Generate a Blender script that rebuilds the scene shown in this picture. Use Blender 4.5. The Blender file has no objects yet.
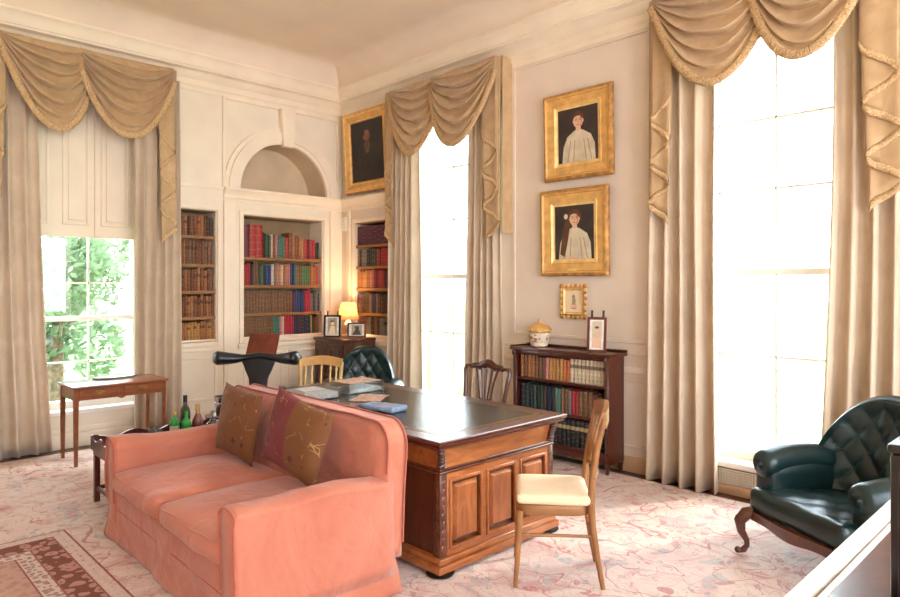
import bpy, bmesh, math, random
from mathutils import Vector, Matrix, noise
PI = math.pi
R = math.radians
rng = random.Random(7)
scene = bpy.context.scene
COL = scene.collection

# ------------------------------------------------------------------ colours and materials
def lin(c):
    def f(v):
        v /= 255.0
        return v / 12.92 if v <= 0.04045 else ((v + 0.055) / 1.055) ** 2.4
    return (f(c[0]), f(c[1]), f(c[2]), 1.0)

class NT:
    def __init__(s, name):
        s.m = bpy.data.materials.new(name); s.m.use_nodes = True
        s.t = s.m.node_tree; s.n = s.t.nodes; s.l = s.t.links
        s.bsdf = s.n['Principled BSDF']; s.out = s.n['Material Output']
    def new(s, kind, **kw):
        n = s.n.new(kind)
        for k, v in kw.items():
            if k in n.inputs.keys(): n.inputs[k].default_value = v
            else: setattr(n, k, v)
        return n
    def link(s, a, b): s.l.new(a, b)
    def coord(s, scale=(1, 1, 1), kind='Object', rot=(0, 0, 0)):
        tc = s.n.new('ShaderNodeTexCoord'); mp = s.n.new('ShaderNodeMapping')
        mp.inputs['Scale'].default_value = scale; mp.inputs['Rotation'].default_value = rot
        s.link(tc.outputs[kind], mp.inputs['Vector']); return mp.outputs['Vector']
    def ramp(s, fac, stops, interp='LINEAR'):
        r = s.n.new('ShaderNodeValToRGB'); r.color_ramp.interpolation = interp
        e = r.color_ramp.elements
        while len(e) < len(stops): e.new(0.5)
        for el, (p, c) in zip(e, stops): el.position = p; el.color = lin(c)
        s.link(fac, r.inputs['Fac']); return r.outputs['Color']
    def mix(s, fac, a, b, mode='MIX'):
        m = s.n.new('ShaderNodeMix'); m.data_type = 'RGBA'; m.blend_type = mode
        for sock, v in ((m.inputs[0], fac), (m.inputs[6], a), (m.inputs[7], b)):
            if hasattr(v, 'is_output'): s.link(v, sock)
            else: sock.default_value = v
        return m.outputs[2]
    def math(s, op, a, b=0.0, c=0.0):
        m = s.n.new('ShaderNodeMath'); m.operation = op
        for i, v in enumerate((a, b, c)):
            if hasattr(v, 'is_output'): s.link(v, m.inputs[i])
            else: m.inputs[i].default_value = v
        return m.outputs[0]
    def noise(s, vec, scale=5, detail=3, rough=0.5, dist=0.0):
        n = s.new('ShaderNodeTexNoise', Scale=scale, Detail=detail, Roughness=rough, Distortion=dist)
        s.link(vec, n.inputs['Vector']); return n.outputs['Fac']
    def bump(s, h, strength=0.2, dist=0.02):
        b = s.new('ShaderNodeBump', Strength=strength, Distance=dist)
        s.link(h, b.inputs['Height']); s.link(b.outputs['Normal'], s.bsdf.inputs['Normal'])
    def base(s, c):
        if hasattr(c, 'is_output'): s.link(c, s.bsdf.inputs['Base Color'])
        else: s.bsdf.inputs['Base Color'].default_value = c
    def set(s, **kw):
        for k, v in kw.items(): s.bsdf.inputs[k.replace('_', ' ')].default_value = v
        return s

def plain(name, c, rough=0.5, metal=0.0, nscale=30, namp=0.06, bump=0.0, spec=0.5, coat=0.0):
    """one colour with a slight procedural variation"""
    t = NT(name); v = t.coord()
    f = t.noise(v, nscale, 3)
    d = tuple(int(max(0, x * (1 - namp * 2))) for x in c); e = tuple(int(min(255, x * (1 + namp))) for x in c)
    t.base(t.ramp(f, [(0.3, d), (0.7, e)]))
    t.set(Roughness=rough, Metallic=metal)
    t.bsdf.inputs['Specular IOR Level'].default_value = spec
    t.bsdf.inputs['Coat Weight'].default_value = coat
    if bump: t.bump(f, bump, 0.01)
    return t.m

def wood(name, c1, c2, rough=0.35, scale=(1.5, 14, 14), coat=0.2, dist=1.5):
    t = NT(name); v = t.coord(scale)
    f = t.noise(v, 2.2, 6, 0.62, dist)
    g = t.noise(v, 14, 3)
    t.base(t.mix(t.math('MULTIPLY', g, 0.35), t.ramp(f, [(0.28, c1), (0.72, c2)]), lin(c1)))
    t.set(Roughness=rough); t.bsdf.inputs['Coat Weight'].default_value = coat
    t.bsdf.inputs['Coat Roughness'].default_value = 0.12
    t.bump(f, 0.06, 0.004)
    return t.m

def fabric(name, c, c2=None, rough=0.9, wr=0.25, wscale=7, weave=220, trans=0.0, sheen=0.15):
    t = NT(name); v = t.coord()
    f = t.noise(v, wscale, 4, 0.55, 0.6); w = t.noise(v, weave, 2)
    c2 = c2 or tuple(int(x * 0.9) for x in c)
    t.base(t.mix(t.math('MULTIPLY', w, 0.25), t.ramp(f, [(0.3, c2), (0.7, c)]), lin(c2)))
    t.set(Roughness=rough); t.bsdf.inputs['Sheen Weight'].default_value = sheen
    t.bsdf.inputs['Specular IOR Level'].default_value = 0.2
    t.bump(t.math('ADD', f, t.math('MULTIPLY', w, 0.15)), wr, 0.03)
    if trans:
        tr = t.new('ShaderNodeBsdfTranslucent'); tr.inputs['Color'].default_value = lin(c)
        mx = t.new('ShaderNodeMixShader'); mx.inputs[0].default_value = trans
        t.link(t.bsdf.outputs[0], mx.inputs[1]); t.link(tr.outputs[0], mx.inputs[2]); t.link(mx.outputs[0], t.out.inputs[0])
    return t.m

def leather(name, c, c2, rough=0.3):
    t = NT(name); v = t.coord()
    f = t.noise(v, 9, 4, 0.6); g = t.new('ShaderNodeTexVoronoi', Scale=160.0); t.link(v, g.inputs['Vector'])
    t.base(t.ramp(f, [(0.3, c), (0.75, c2)]))
    t.set(Roughness=rough); t.bump(t.math('ADD', f, t.math('MULTIPLY', g.outputs['Distance'], 0.3)), 0.16, 0.01)
    return t.m

def glass_pane(name, gloss=0.05, tint=(250, 252, 250), rough=0.0):
    t = NT(name); tr = t.new('ShaderNodeBsdfTransparent'); tr.inputs[0].default_value = lin(tint)
    gl = t.new('ShaderNodeBsdfGlossy'); gl.inputs['Roughness'].default_value = rough
    fr = t.new('ShaderNodeFresnel'); fr.inputs[0].default_value = 1.4
    n = t.noise(t.coord(), 1.5, 2)
    mx = t.new('ShaderNodeMixShader')
    t.link(t.math('ADD', t.math('MULTIPLY', fr.outputs[0], 0.6), t.math('MULTIPLY', n, gloss)), mx.inputs[0])
    t.link(tr.outputs[0], mx.inputs[1]); t.link(gl.outputs[0], mx.inputs[2]); t.link(mx.outputs[0], t.out.inputs[0])
    return t.m

def bottle_glass(name, c, trans=0.7):
    t = NT(name); v = t.coord(); t.base(t.ramp(t.noise(v, 12, 2), [(0.3, tuple(int(x * .85) for x in c)), (0.7, c)]))
    t.set(Roughness=0.06, IOR=1.45); t.bsdf.inputs['Transmission Weight'].default_value = trans
    return t.m

M = {}
M['wall'] = plain('wall_paint', (234, 220, 197), 0.75, nscale=3, namp=0.012, spec=0.2)
M['walltrim'] = plain('trim_paint', (237, 221, 197), 0.55, nscale=4, namp=0.012, spec=0.3)
M['wallb'] = plain('wall_panel_paint', (226, 209, 190), 0.75, nscale=3, namp=0.012, spec=0.2)
M['ceiling'] = plain('ceiling_paint', (230, 212, 190), 0.85, nscale=2, namp=0.012, spec=0.1)
M['white'] = plain('white_gloss_paint', (244, 238, 230), 0.4, nscale=6, namp=0.01)
M['base'] = plain('skirting_paint', (198, 158, 122), 0.55, nscale=6, namp=0.03)
M['floor'] = wood('floor_boards', (58, 28, 16), (96, 50, 28), 0.35, (1, 8, 8))
M['mahog'] = wood('dark_mahogany', (52, 18, 12), (98, 40, 26), 0.3, (9, 9, 1.6), 0.4)
M['walnut'] = wood('walnut', (118, 60, 26), (178, 104, 52), 0.3, (8, 8, 1.5), 0.35)
M['walnutx'] = wood('walnut_cross_grain', (118, 60, 26), (182, 108, 54), 0.3, (8, 1.3, 8), 0.35)
M['walnutd'] = wood('walnut_dark', (60, 26, 14), (112, 58, 30), 0.3, (8, 8, 1.5), 0.35)
M['carve'] = wood('carved_walnut', (40, 18, 10), (94, 48, 26), 0.35, (30, 30, 30), 0.3)
M['satin'] = wood('satinwood_table', (92, 44, 20), (146, 80, 40), 0.3, (10, 1.6, 10), 0.35)
M['gilt'] = plain('gilded_wood', (198, 152, 88), 0.4, 0.15, 9, 0.05, 0.02)
M['giltdk'] = plain('gilded_wood_brown', (150, 102, 58), 0.4, 0.1, 9, 0.05, 0.02)
M['gold'] = plain('gold_leaf', (224, 174, 100), 0.45, 0.2, 14, 0.05, 0.05)
M['goldlt'] = plain('gold_leaf_bright', (240, 200, 130), 0.4, 0.25, 14, 0.05, 0.05)
M['golddk'] = plain('gold_leaf_worn', (190, 136, 72), 0.5, 0.2, 18, 0.12, 0.1)
M['brass'] = plain('aged_brass', (150, 116, 62), 0.35, 0.8, 40, 0.1)
M['silver'] = plain('silver', (190, 190, 190), 0.18, 0.95, 20, 0.05)
M['cream'] = fabric('cream_cushion', (238, 214, 178), (226, 200, 160), 0.85, 0.12)
def linen_mat():
    t = NT('coral_linen'); v = t.coord()
    big = t.noise(v, 2.2, 3, .5, 1.2); cre = t.noise(v, 4.5, 2, .45, 1.6); w = t.noise(v, 240, 2)
    c = t.ramp(big, [(.3, (178, 104, 80)), (.7, (190, 119, 95))])
    t.base(t.mix(t.math('MULTIPLY', w, .2), c, lin((166, 92, 72)))); t.set(Roughness=.75)
    t.bsdf.inputs['Sheen Weight'].default_value = .2; t.bsdf.inputs['Specular IOR Level'].default_value = .2
    h = t.math('ADD', t.math('MULTIPLY', big, 1.0), t.math('ADD', t.math('MULTIPLY', cre, .55), t.math('MULTIPLY', w, .02)))
    t.bump(h, .55, .05); return t.m
M['sofa'] = linen_mat()
M['piping'] = fabric('coral_piping', (184, 98, 78), None, 0.9, 0.1)
M['curtain'] = fabric('ivory_curtain', (220, 199, 174), (200, 179, 153), 0.85, 0.12, 4, trans=0.12)
M['swag'] = fabric('gold_silk_swag', (200, 167, 126), (178, 146, 107), 0.6, 0.12, 8, trans=0.05, sheen=0.3)
M['leather'] = leather('green_leather', (10, 26, 26), (26, 52, 50), 0.3)
M['blackleather'] = leather('black_leather', (9, 10, 13), (20, 22, 28), 0.34)
M['desktop'] = leather('desk_leather', (26, 28, 26), (40, 42, 38), 0.15)
M['glass'] = glass_pane('window_glass')
M['acrylic'] = glass_pane('clear_acrylic', 0.10, (250, 252, 252), 0.05)
M['niche'] = plain('niche_tan', (206, 182, 152), 0.8, nscale=3, namp=.03)  # niche soffit and back, a darker tan than the wall
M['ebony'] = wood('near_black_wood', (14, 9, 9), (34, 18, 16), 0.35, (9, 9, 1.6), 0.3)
M['alcove'] = plain('alcove_shadow_brown', (150, 124, 92), 0.8, nscale=5, namp=.05)  # brown shadow inside the bookcase recesses, put into the colour
M['paper'] = plain('paper', (232, 226, 216), 0.8, nscale=25, namp=0.05)
M['newsprint'] = plain('newsprint', (206, 204, 200), 0.8, nscale=40, namp=0.07)
M['bluecloth'] = fabric('blue_grey_cloth', (150, 166, 190), (96, 114, 144), 0.85, 0.3, 20)
M['dark'] = plain('dark_metal', (30, 26, 24), 0.4, 0.4)
M['plastic'] = plain('white_plastic', (238, 232, 222), 0.4, namp=0.01)
M['leatherbrown'] = leather('brown_leather', (74, 26, 18), (120, 52, 34), 0.3)
M['ceramic'] = plain('cream_ceramic', (226, 206, 176), 0.3, nscale=16, namp=0.12)
M['trunk'] = plain('bark', (96, 78, 60), 0.9, nscale=14, namp=0.2)
M['lawn'] = plain('lawn_grass', (120, 150, 84), 0.95, nscale=8, namp=0.2)

def fringe_mat():
    t = NT('fringe_cord'); v = t.coord((1, 1, 1))
    f = t.noise(v, 90, 2); t.base(t.ramp(f, [(0.35, (176, 138, 94)), (0.65, (214, 182, 138))]))
    t.set(Roughness=0.9); t.bump(f, 0.6, 0.01); return t.m
M['fringe'] = fringe_mat()

def cushion_mat(name, ca, cb, off):
    """brown-gold silk with a plum panel and scattered leaf sprigs"""
    t = NT(name); v = t.coord()
    sx = t.n.new('ShaderNodeSeparateXYZ'); t.link(v, sx.inputs[0])
    f = t.noise(v, 14, 3)
    edge = t.math('GREATER_THAN', t.math('ADD', sx.outputs['X'], t.math('MULTIPLY', sx.outputs['Z'], 0.12)), off)
    b = t.mix(edge, lin(ca), lin(cb))
    b = t.mix(t.math('MULTIPLY', f, 0.35), b, lin((70, 34, 12)))
    vo = t.new('ShaderNodeTexVoronoi', Scale=9.0); vo.inputs['Randomness'].default_value = 0.8; t.link(v, vo.inputs['Vector'])
    leaf = t.math('LESS_THAN', vo.outputs['Distance'], 0.17)
    b = t.mix(leaf, b, lin((78, 24, 16)))
    wv = t.new('ShaderNodeTexVoronoi', Scale=9.0); wv.feature = 'DISTANCE_TO_EDGE'
    nz = t.n.new('ShaderNodeTexNoise'); nz.inputs['Scale'].default_value = 6; t.link(v, nz.inputs['Vector'])
    add = t.n.new('ShaderNodeVectorMath'); add.operation = 'MULTIPLY_ADD'
    t.link(nz.outputs['Color'], add.inputs[0]); add.inputs[1].default_value = (.3, .3, .3); t.link(v, add.inputs[2])
    t.link(add.outputs[0], wv.inputs['Vector'])
    vine = t.math('MULTIPLY', t.math('LESS_THAN', wv.outputs['Distance'], 0.016), t.math('GREATER_THAN', f, 0.56))
    b = t.mix(t.math('MULTIPLY', vine, 0.4), b, lin((206, 160, 100)))
    t.base(b); t.set(Roughness=0.75); t.bsdf.inputs['Sheen Weight'].default_value = 0.05
    t.bump(f, 0.15, 0.02); return t.m
M['cush1'] = cushion_mat('gold_silk', (116, 68, 28), (84, 46, 20), 9.0)
M['cush2'] = cushion_mat('plum_gold_silk', (112, 34, 40), (112, 66, 24), -0.01)

def carpet_mat():
    t = NT('floral_carpet'); v = t.coord()
    nz = t.n.new('ShaderNodeTexNoise'); nz.inputs['Scale'].default_value = 3.2; nz.inputs['Detail'].default_value = 3; t.link(v, nz.inputs['Vector'])
    add = t.n.new('ShaderNodeVectorMath'); add.operation = 'MULTIPLY_ADD'
    t.link(nz.outputs['Color'], add.inputs[0]); add.inputs[1].default_value = (.42, .42, 0); t.link(v, add.inputs[2])
    dv = add.outputs[0]
    big = t.noise(v, 1.3, 3); fine = t.noise(v, 60, 2); mid = t.noise(dv, 5, 4)
    base = t.ramp(mid, [(0.30, (206, 168, 160)), (0.44, (220, 198, 188)), (0.56, (224, 208, 196)), (0.72, (212, 178, 170))])
    def cells(sc, rnd=.9, edge=False):
        n = t.new('ShaderNodeTexVoronoi', Scale=sc); n.inputs['Randomness'].default_value = rnd
        if edge: n.feature = 'DISTANCE_TO_EDGE'
        t.link(dv, n.inputs['Vector']); return n
    v1 = cells(3.4)
    b = t.mix(t.math('MULTIPLY', t.math('LESS_THAN', v1.outputs['Distance'], 0.26), 0.65), base, lin((184, 184, 184)))
    b = t.mix(t.math('MULTIPLY', t.math('LESS_THAN', v1.outputs['Distance'], 0.15), 0.7), b, lin((216, 160, 152)))
    b = t.mix(t.math('MULTIPLY', t.math('LESS_THAN', v1.outputs['Distance'], 0.06), 0.8), b, lin((226, 204, 176)))
    v5 = cells(10.0)
    pick = t.math('GREATER_THAN', t.noise(v, 2.3, 2), .5)
    b = t.mix(t.math('MULTIPLY', t.math('LESS_THAN', v5.outputs['Distance'], 0.27), 0.5), b, t.mix(pick, lin((188, 104, 104)), lin((150, 160, 170))))
    def contour(sc, wd, dist=.6):
        return t.math('LESS_THAN', t.math('ABSOLUTE', t.math('SUBTRACT', t.noise(v, sc, 1.5, .5, dist), .5)), wd)
    b = t.mix(t.math('MULTIPLY', contour(2.6, .006), 0.6), b, lin((176, 92, 92)))
    b = t.mix(t.math('MULTIPLY', contour(4.6, .008, 1.2), 0.45), b, lin((186, 110, 108)))
    b = t.mix(t.math('MULTIPLY', contour(7.5, .009, .4), 0.35), b, lin((160, 130, 130)))
    b = t.mix(t.math('MULTIPLY', fine, 0.15), b, lin((170, 130, 122)))
    t.base(b); t.set(Roughness=0.95); t.bsdf.inputs['Specular IOR Level'].default_value = 0.1
    t.bump(fine, 0.3, 0.01); return t.m
M['carpet'] = carpet_mat()

def band_mat(name, ground, motif, dot, sc, thr=0.3):
    t = NT(name); v0 = t.coord()
    nz = t.n.new('ShaderNodeTexNoise'); nz.inputs['Scale'].default_value = sc * .8; t.link(v0, nz.inputs['Vector'])
    ad = t.n.new('ShaderNodeVectorMath'); ad.operation = 'MULTIPLY_ADD'; ad.inputs[1].default_value = (1.0 / sc, 1.0 / sc, 0)
    t.link(nz.outputs['Color'], ad.inputs[0]); t.link(v0, ad.inputs[2]); v = ad.outputs[0]
    vo = t.new('ShaderNodeTexVoronoi', Scale=sc); vo.inputs['Randomness'].default_value = 0.6; t.link(v, vo.inputs['Vector'])
    a = t.math('LESS_THAN', vo.outputs['Distance'], thr + 0.12); b = t.math('LESS_THAN', vo.outputs['Distance'], thr * 0.45)
    c = t.mix(a, lin(ground), lin(motif)); c = t.mix(b, c, lin(dot))
    c = t.mix(t.math('MULTIPLY', t.noise(v, 50, 3), 0.35), c, lin((120, 90, 80)))
    t.base(c); t.set(Roughness=0.95); t.bsdf.inputs['Specular IOR Level'].default_value = 0.1
    t.bump(t.noise(v, 90, 2), 0.3, 0.01); return t.m
M['rug_line'] = band_mat('rug_guard', (222, 200, 188), (214, 190, 176), (150, 84, 80), 26)
M['rug_main'] = band_mat('rug_main_border', (124, 78, 68), (190, 140, 128), (150, 96, 86), 13, 0.30)
M['rug_in'] = band_mat('rug_inner_border', (214, 196, 184), (168, 130, 124), (200, 150, 140), 26, 0.26)
M['rug_field'] = band_mat('rug_field', (196, 160, 146), (186, 144, 132), (178, 132, 122), 15, 0.26)
M['rug_edge'] = plain('rug_red_edge', (150, 92, 84), 0.95, nscale=60, namp=0.1)

def shade_mat():
    t = NT('lamp_shade_fabric'); v = t.coord()
    t.base(t.ramp(t.noise(v, 40, 2), [(0.3, (246, 224, 180)), (0.7, (252, 234, 196))])); t.set(Roughness=0.8)
    tr = t.new('ShaderNodeBsdfTranslucent'); tr.inputs[0].default_value = lin((255, 232, 184))
    mx = t.new('ShaderNodeMixShader'); mx.inputs[0].default_value = 0.6
    t.link(t.bsdf.outputs[0], mx.inputs[1]); t.link(tr.outputs[0], mx.inputs[2]); t.link(mx.outputs[0], t.out.inputs[0])
    return t.m
M['shade'] = shade_mat()
def bulb_mat():
    t = NT('lit_bulb'); t.base(lin((255, 220, 160)))
    t.bsdf.inputs['Emission Color'].default_value = lin((255, 196, 110)); t.bsdf.inputs['Emission Strength'].default_value = 40
    return t.m
M['bulb'] = bulb_mat()

_cm = {}
def cmat(c, kind='book'):
    """book cloth or leather in a given colour, with gilt lines across the spine"""
    k = (c, kind)
    if k in _cm: return _cm[k]
    t = NT('%s_cover_%d_%d_%d' % ((kind,) + c)); v = t.coord()
    d = tuple(int(x * 0.72) for x in c)
    b = t.ramp(t.noise(v, 40, 3), [(0.3, d), (0.7, c)])
    if kind in ('gilt', 'labels'):
        sx = t.n.new('ShaderNodeSeparateXYZ'); g = t.coord(kind='Generated'); t.link(g, sx.inputs[0])
        oi = t.n.new('ShaderNodeObjectInfo')
        fr = t.math('FRACT', t.math('MULTIPLY_ADD', sx.outputs['Z'], t.math('MULTIPLY_ADD', oi.outputs['Random'], 2.5, 3.6), t.math('MULTIPLY', oi.outputs['Random'], 7.3)))
        ln = t.math('MULTIPLY', t.math('LESS_THAN', fr, 0.09), t.math('LESS_THAN', sx.outputs['Z'], 0.97))
        b = t.mix(t.math('MULTIPLY', ln, 0.26), b, lin((206, 160, 92)))
        if kind == 'labels':
            la = t.math('MULTIPLY', t.math('GREATER_THAN', sx.outputs['Z'], 0.62), t.math('LESS_THAN', sx.outputs['Z'], 0.76))
            b = t.mix(t.math('MULTIPLY', la, 0.8), b, lin((70, 34, 24) if sum(c) > 90 else (190, 160, 110)))
    t.base(b); t.set(Roughness=0.55); _cm[k] = t.m; return t.m

# ------------------------------------------------------------------ mesh building
class MB:
    def __init__(s): s.bm = bmesh.new(); s.mi = 0
    def _set(s, faces):
        for f in faces: f.material_index = s.mi
    def box(s, lo, hi, bev=0.0, seg=2, mat=None, pre=None):
        bm = s.bm if not bev and mat is None else bmesh.new()
        lo, hi = Vector(lo), Vector(hi)
        c = (lo + hi) / 2; d = hi - lo
        r = bmesh.ops.create_cube(bm, size=1.0, matrix=Matrix.Translation(c) @ Matrix.Diagonal((d.x, d.y, d.z, 1)))
        if bm is s.bm:
            s._set({f for v in r['verts'] for f in v.link_faces}); return
        if bev: bmesh.ops.bevel(bm, geom=bm.edges[:], offset=min(bev, min(d) * 0.49), segments=seg, profile=0.5, affect='EDGES')
        if mat is not None: bmesh.ops.transform(bm, matrix=mat, verts=bm.verts[:])
        s.merge(bm)
    def merge(s, bm):
        me = bpy.data.meshes.new('tmp')
        for f in bm.faces: f.material_index = s.mi
        bm.to_mesh(me); bm.free(); s.bm.from_mesh(me); bpy.data.meshes.remove(me)
    def grid(s, fn, nu, nv, closeu=False, closev=False, flip=False):
        V = [[s.bm.verts.new(fn(i / (nu if closeu else nu - 1), j / (nv if closev else nv - 1))) for j in range(nv)] for i in range(nu)]
        fs = []
        for i in range(nu if closeu else nu - 1):
            for j in range(nv if closev else nv - 1):
                q = [V[i][j], V[(i + 1) % nu][j], V[(i + 1) % nu][(j + 1) % nv], V[i][(j + 1) % nv]]
                if flip: q.reverse()
                try: fs.append(s.bm.faces.new(q))
                except ValueError: pass
        s._set(fs); return V
    def tube(s, pts, r, n=8, cap=True, closed=False, sq=None):
        pts = [Vector(p) for p in pts]; N = len(pts)
        rs = r if isinstance(r, (list, tuple)) else [r] * N
        rings = []; up = None
        for i, p in enumerate(pts):
            a = pts[(i - 1) % N] if (i > 0 or closed) else p; b = pts[(i + 1) % N] if (i < N - 1 or closed) else p
            t = (b - a).normalized()
            if up is None:
                up = Vector((0, 0, 1)) if abs(t.z) < 0.9 else Vector((0, 1, 0))
                up = (up - t * up.dot(t)).normalized()
            else:
                up = (up - t * up.dot(t)); up = up.normalized() if up.length > 1e-6 else t.orthogonal().normalized()
            sd = t.cross(up)
            sx, sy = sq if sq else (1, 1)
            rings.append([s.bm.verts.new(p + rs[i] * (sx * math.cos(2 * PI * k / n) * sd + sy * math.sin(2 * PI * k / n) * up)) for k in range(n)])
        fs = []
        for i in range(N if closed else N - 1):
            A, B = rings[i], rings[(i + 1) % N]
            for k in range(n): fs.append(s.bm.faces.new((A[k], A[(k + 1) % n], B[(k + 1) % n], B[k])))
        if cap and not closed:
            fs.append(s.bm.faces.new(list(reversed(rings[0])))); fs.append(s.bm.faces.new(rings[-1]))
        s._set(fs)
    def lathe(s, prof, n=20, c=(0, 0, 0), sx=1.0, sy=1.0):
        c = Vector(c); rings = []; fs = []
        for r, z in prof:
            if r < 1e-5: rings.append([s.bm.verts.new(c + Vector((0, 0, z)))])
            else: rings.append([s.bm.verts.new(c + Vector((sx * r * math.cos(2 * PI * k / n), sy * r * math.sin(2 * PI * k / n), z))) for k in range(n)])
        for A, B in zip(rings, rings[1:]):
            for k in range(n):
                q = [A[k % len(A)], A[(k + 1) % len(A)], B[(k + 1) % len(B)], B[k % len(B)]]
                q = list(dict.fromkeys(q))
                if len(q) > 2: fs.append(s.bm.faces.new(q))
        if len(rings[0]) > 1: fs.append(s.bm.faces.new(list(reversed(rings[0]))))
        if len(rings[-1]) > 1: fs.append(s.bm.faces.new(rings[-1]))
        s._set(fs)
    def prism(s, poly, fa, fb, bev=0.0, seg=2):
        """closed outline poly mapped through fa (one face) and fb (other face)"""
        bm = bmesh.new()
        A = [bm.verts.new(fa(*p)) for p in poly]; B = [bm.verts.new(fb(*p)) for p in poly]
        n = len(poly); caps = [bm.faces.new(A), bm.faces.new(list(reversed(B)))]
        for i in range(n): bm.faces.new((A[(i + 1) % n], A[i], B[i], B[(i + 1) % n]))
        bmesh.ops.recalc_face_normals(bm, faces=bm.faces[:])
        if bev:
            es = [e for f in caps for e in f.edges]
            bmesh.ops.bevel(bm, geom=list(set(es)), offset=bev, segments=seg, profile=0.5, affect='EDGES')
        s.merge(bm)
    def ball(s, c, r, n=12, m=8):
        rr = r if hasattr(r, '__len__') else (r, r, r); c = Vector(c)
        s.lathe_at(c, rr, n, m)
    def lathe_at(s, c, rr, n, m):
        prof = [(math.sin(PI * i / m), -math.cos(PI * i / m)) for i in range(m + 1)]
        prof[0] = (0, -1); prof[-1] = (0, 1)
        st = len(s.bm.verts); s.lathe(prof, n); s.bm.verts.ensure_lookup_table()
        for v in s.bm.verts[st:]: v.co = Vector((v.co.x * rr[0], v.co.y * rr[1], v.co.z * rr[2])) + c
    def rbox(s, lo, hi, r, n=(10, 10, 6), bulge=(0, 0, 0), wr=0.0, ws=5.0, mat=None, fn=None):
        """soft rounded box: bulge per axis, noise wrinkles"""
        lo, hi = Vector(lo), Vector(hi); c = (lo + hi) / 2; h = (hi - lo) / 2
        bm = bmesh.new(); cache = {}
        def sp(t): return math.sin(t * PI / 2)
        def pt(u, v, w):
            k = (round(u, 5), round(v, 5), round(w, 5))
            if k in cache: return cache[k]
            p = Vector((sp(u) * h.x, sp(v) * h.y, sp(w) * h.z))
            q = Vector([max(-(hh - r), min(hh - r, x)) for x, hh in zip(p, h)])
            d = p - q
            # push the cube surface onto the rounded one
            if d.length > 1e-9:
                dd = Vector([dx if abs(dx) > 1e-9 else 0 for dx in d])
                p = q + dd.normalized() * r
            a, b, g = p.x / h.x, p.y / h.y, p.z / h.z
            p.x += bulge[0] * (1 - b * b) * (1 - g * g) * (1 if a > 0 else -1) * abs(a)
            p.y += bulge[1] * (1 - a * a) * (1 - g * g) * (1 if b > 0 else -1) * abs(b)
            p.z += bulge[2] * (1 - a * a) * (1 - b * b) * (1 if g > 0 else -1) * abs(g)
            p = p + c
            if fn: p = fn(p, a, b, g)
            if wr:
                p = p + Vector((noise.noise(p * ws), noise.noise(p * ws + Vector((7, 3, 1))), noise.noise(p * ws + Vector((2, 9, 5))))) * wr
            vv = bm.verts.new(p); cache[k] = vv; return vv
        L = lambda i, m: -1 + 2 * i / m
        nx, ny, nz = n
        def quad(a, b, c_, d):
            try: bm.faces.new((a, b, c_, d))
            except ValueError: pass
        for i in range(nx):
            for j in range(ny):
                for w in (-1, 1):
                    q = [pt(L(i, nx), L(j, ny), w), pt(L(i + 1, nx), L(j, ny), w), pt(L(i + 1, nx), L(j + 1, ny), w), pt(L(i, nx), L(j + 1, ny), w)]
                    quad(*(q if w > 0 else q[::-1]))
        for i in range(nx):
            for k in range(nz):
                for w in (-1, 1):
                    q = [pt(L(i, nx), w, L(k, nz)), pt(L(i + 1, nx), w, L(k, nz)), pt(L(i + 1, nx), w, L(k + 1, nz)), pt(L(i, nx), w, L(k + 1, nz))]
                    quad(*(q if w < 0 else q[::-1]))
        for j in range(ny):
            for k in range(nz):
                for w in (-1, 1):
                    q = [pt(w, L(j, ny), L(k, nz)), pt(w, L(j + 1, ny), L(k, nz)), pt(w, L(j + 1, ny), L(k + 1, nz)), pt(w, L(j, ny), L(k + 1, nz))]
                    quad(*(q if w > 0 else q[::-1]))
        if mat is not None: bmesh.ops.transform(bm, matrix=mat, verts=bm.verts[:])
        s.merge(bm)

def obj(name, mb, mats, parent=None, smooth=40, loc=None, rot=None):
    me = bpy.data.meshes.new(name)
    bmesh.ops.recalc_face_normals(mb.bm, faces=mb.bm.faces[:])
    mb.bm.to_mesh(me); mb.bm.free()
    for m in (mats if isinstance(mats, (list, tuple)) else [mats]):
        me.materials.append(M[m] if isinstance(m, str) else m)
    if smooth:
        me.polygons.foreach_set('use_smooth', [True] * len(me.polygons))
        if smooth < 180: me.set_sharp_from_angle(angle=R(smooth))
    o = bpy.data.objects.new(name, me); COL.objects.link(o)
    if parent: o.parent = parent
    if loc: o.location = loc
    if rot: o.rotation_euler = rot
    return o

def tag(o, label, cat, group=None):
    o['label'] = label; o['category'] = cat
    if group: o['group'] = group
    return o
def thing(name, label, cat, loc=(0, 0, 0), rz=0.0, group=None):
    o = bpy.data.objects.new(name, None); COL.objects.link(o); o.empty_display_size = 0.1
    o.location = loc; o.rotation_euler = (0, 0, rz)
    return tag(o, label, cat, group)
def struct(name, mb, mats, parent=None, smooth=30):
    o = obj(name, mb, mats, parent, smooth)
    if not parent: o['kind'] = 'structure'
    return o
def bar(name, lo, hi, mat, parent=None, bev=0.003, seg=1):
    b = MB(); b.box(lo, hi, bev, seg); return obj(name, b, mat, parent)
def copy_tree(o, label, loc, rz):
    c = o.copy(); COL.objects.link(c); c.location = loc; c.rotation_euler = (0, 0, rz); c['label'] = label
    for ch in list(o.children):
        d = ch.copy(); COL.objects.link(d); d.parent = c
        for g in list(ch.children):
            e = g.copy(); COL.objects.link(e); e.parent = d
    return c
# ------------------------------------------------------------------ daylight
SKY, SUN, EXPO = 14.0, 4.0, 0.1
BACKH_Y = [(-6.6, -5.1, .3, 3.6), (-4.4, -2.9, .3, 3.6), (-2.2, -.8, .3, 3.6)]
BACKH_X = []
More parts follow.
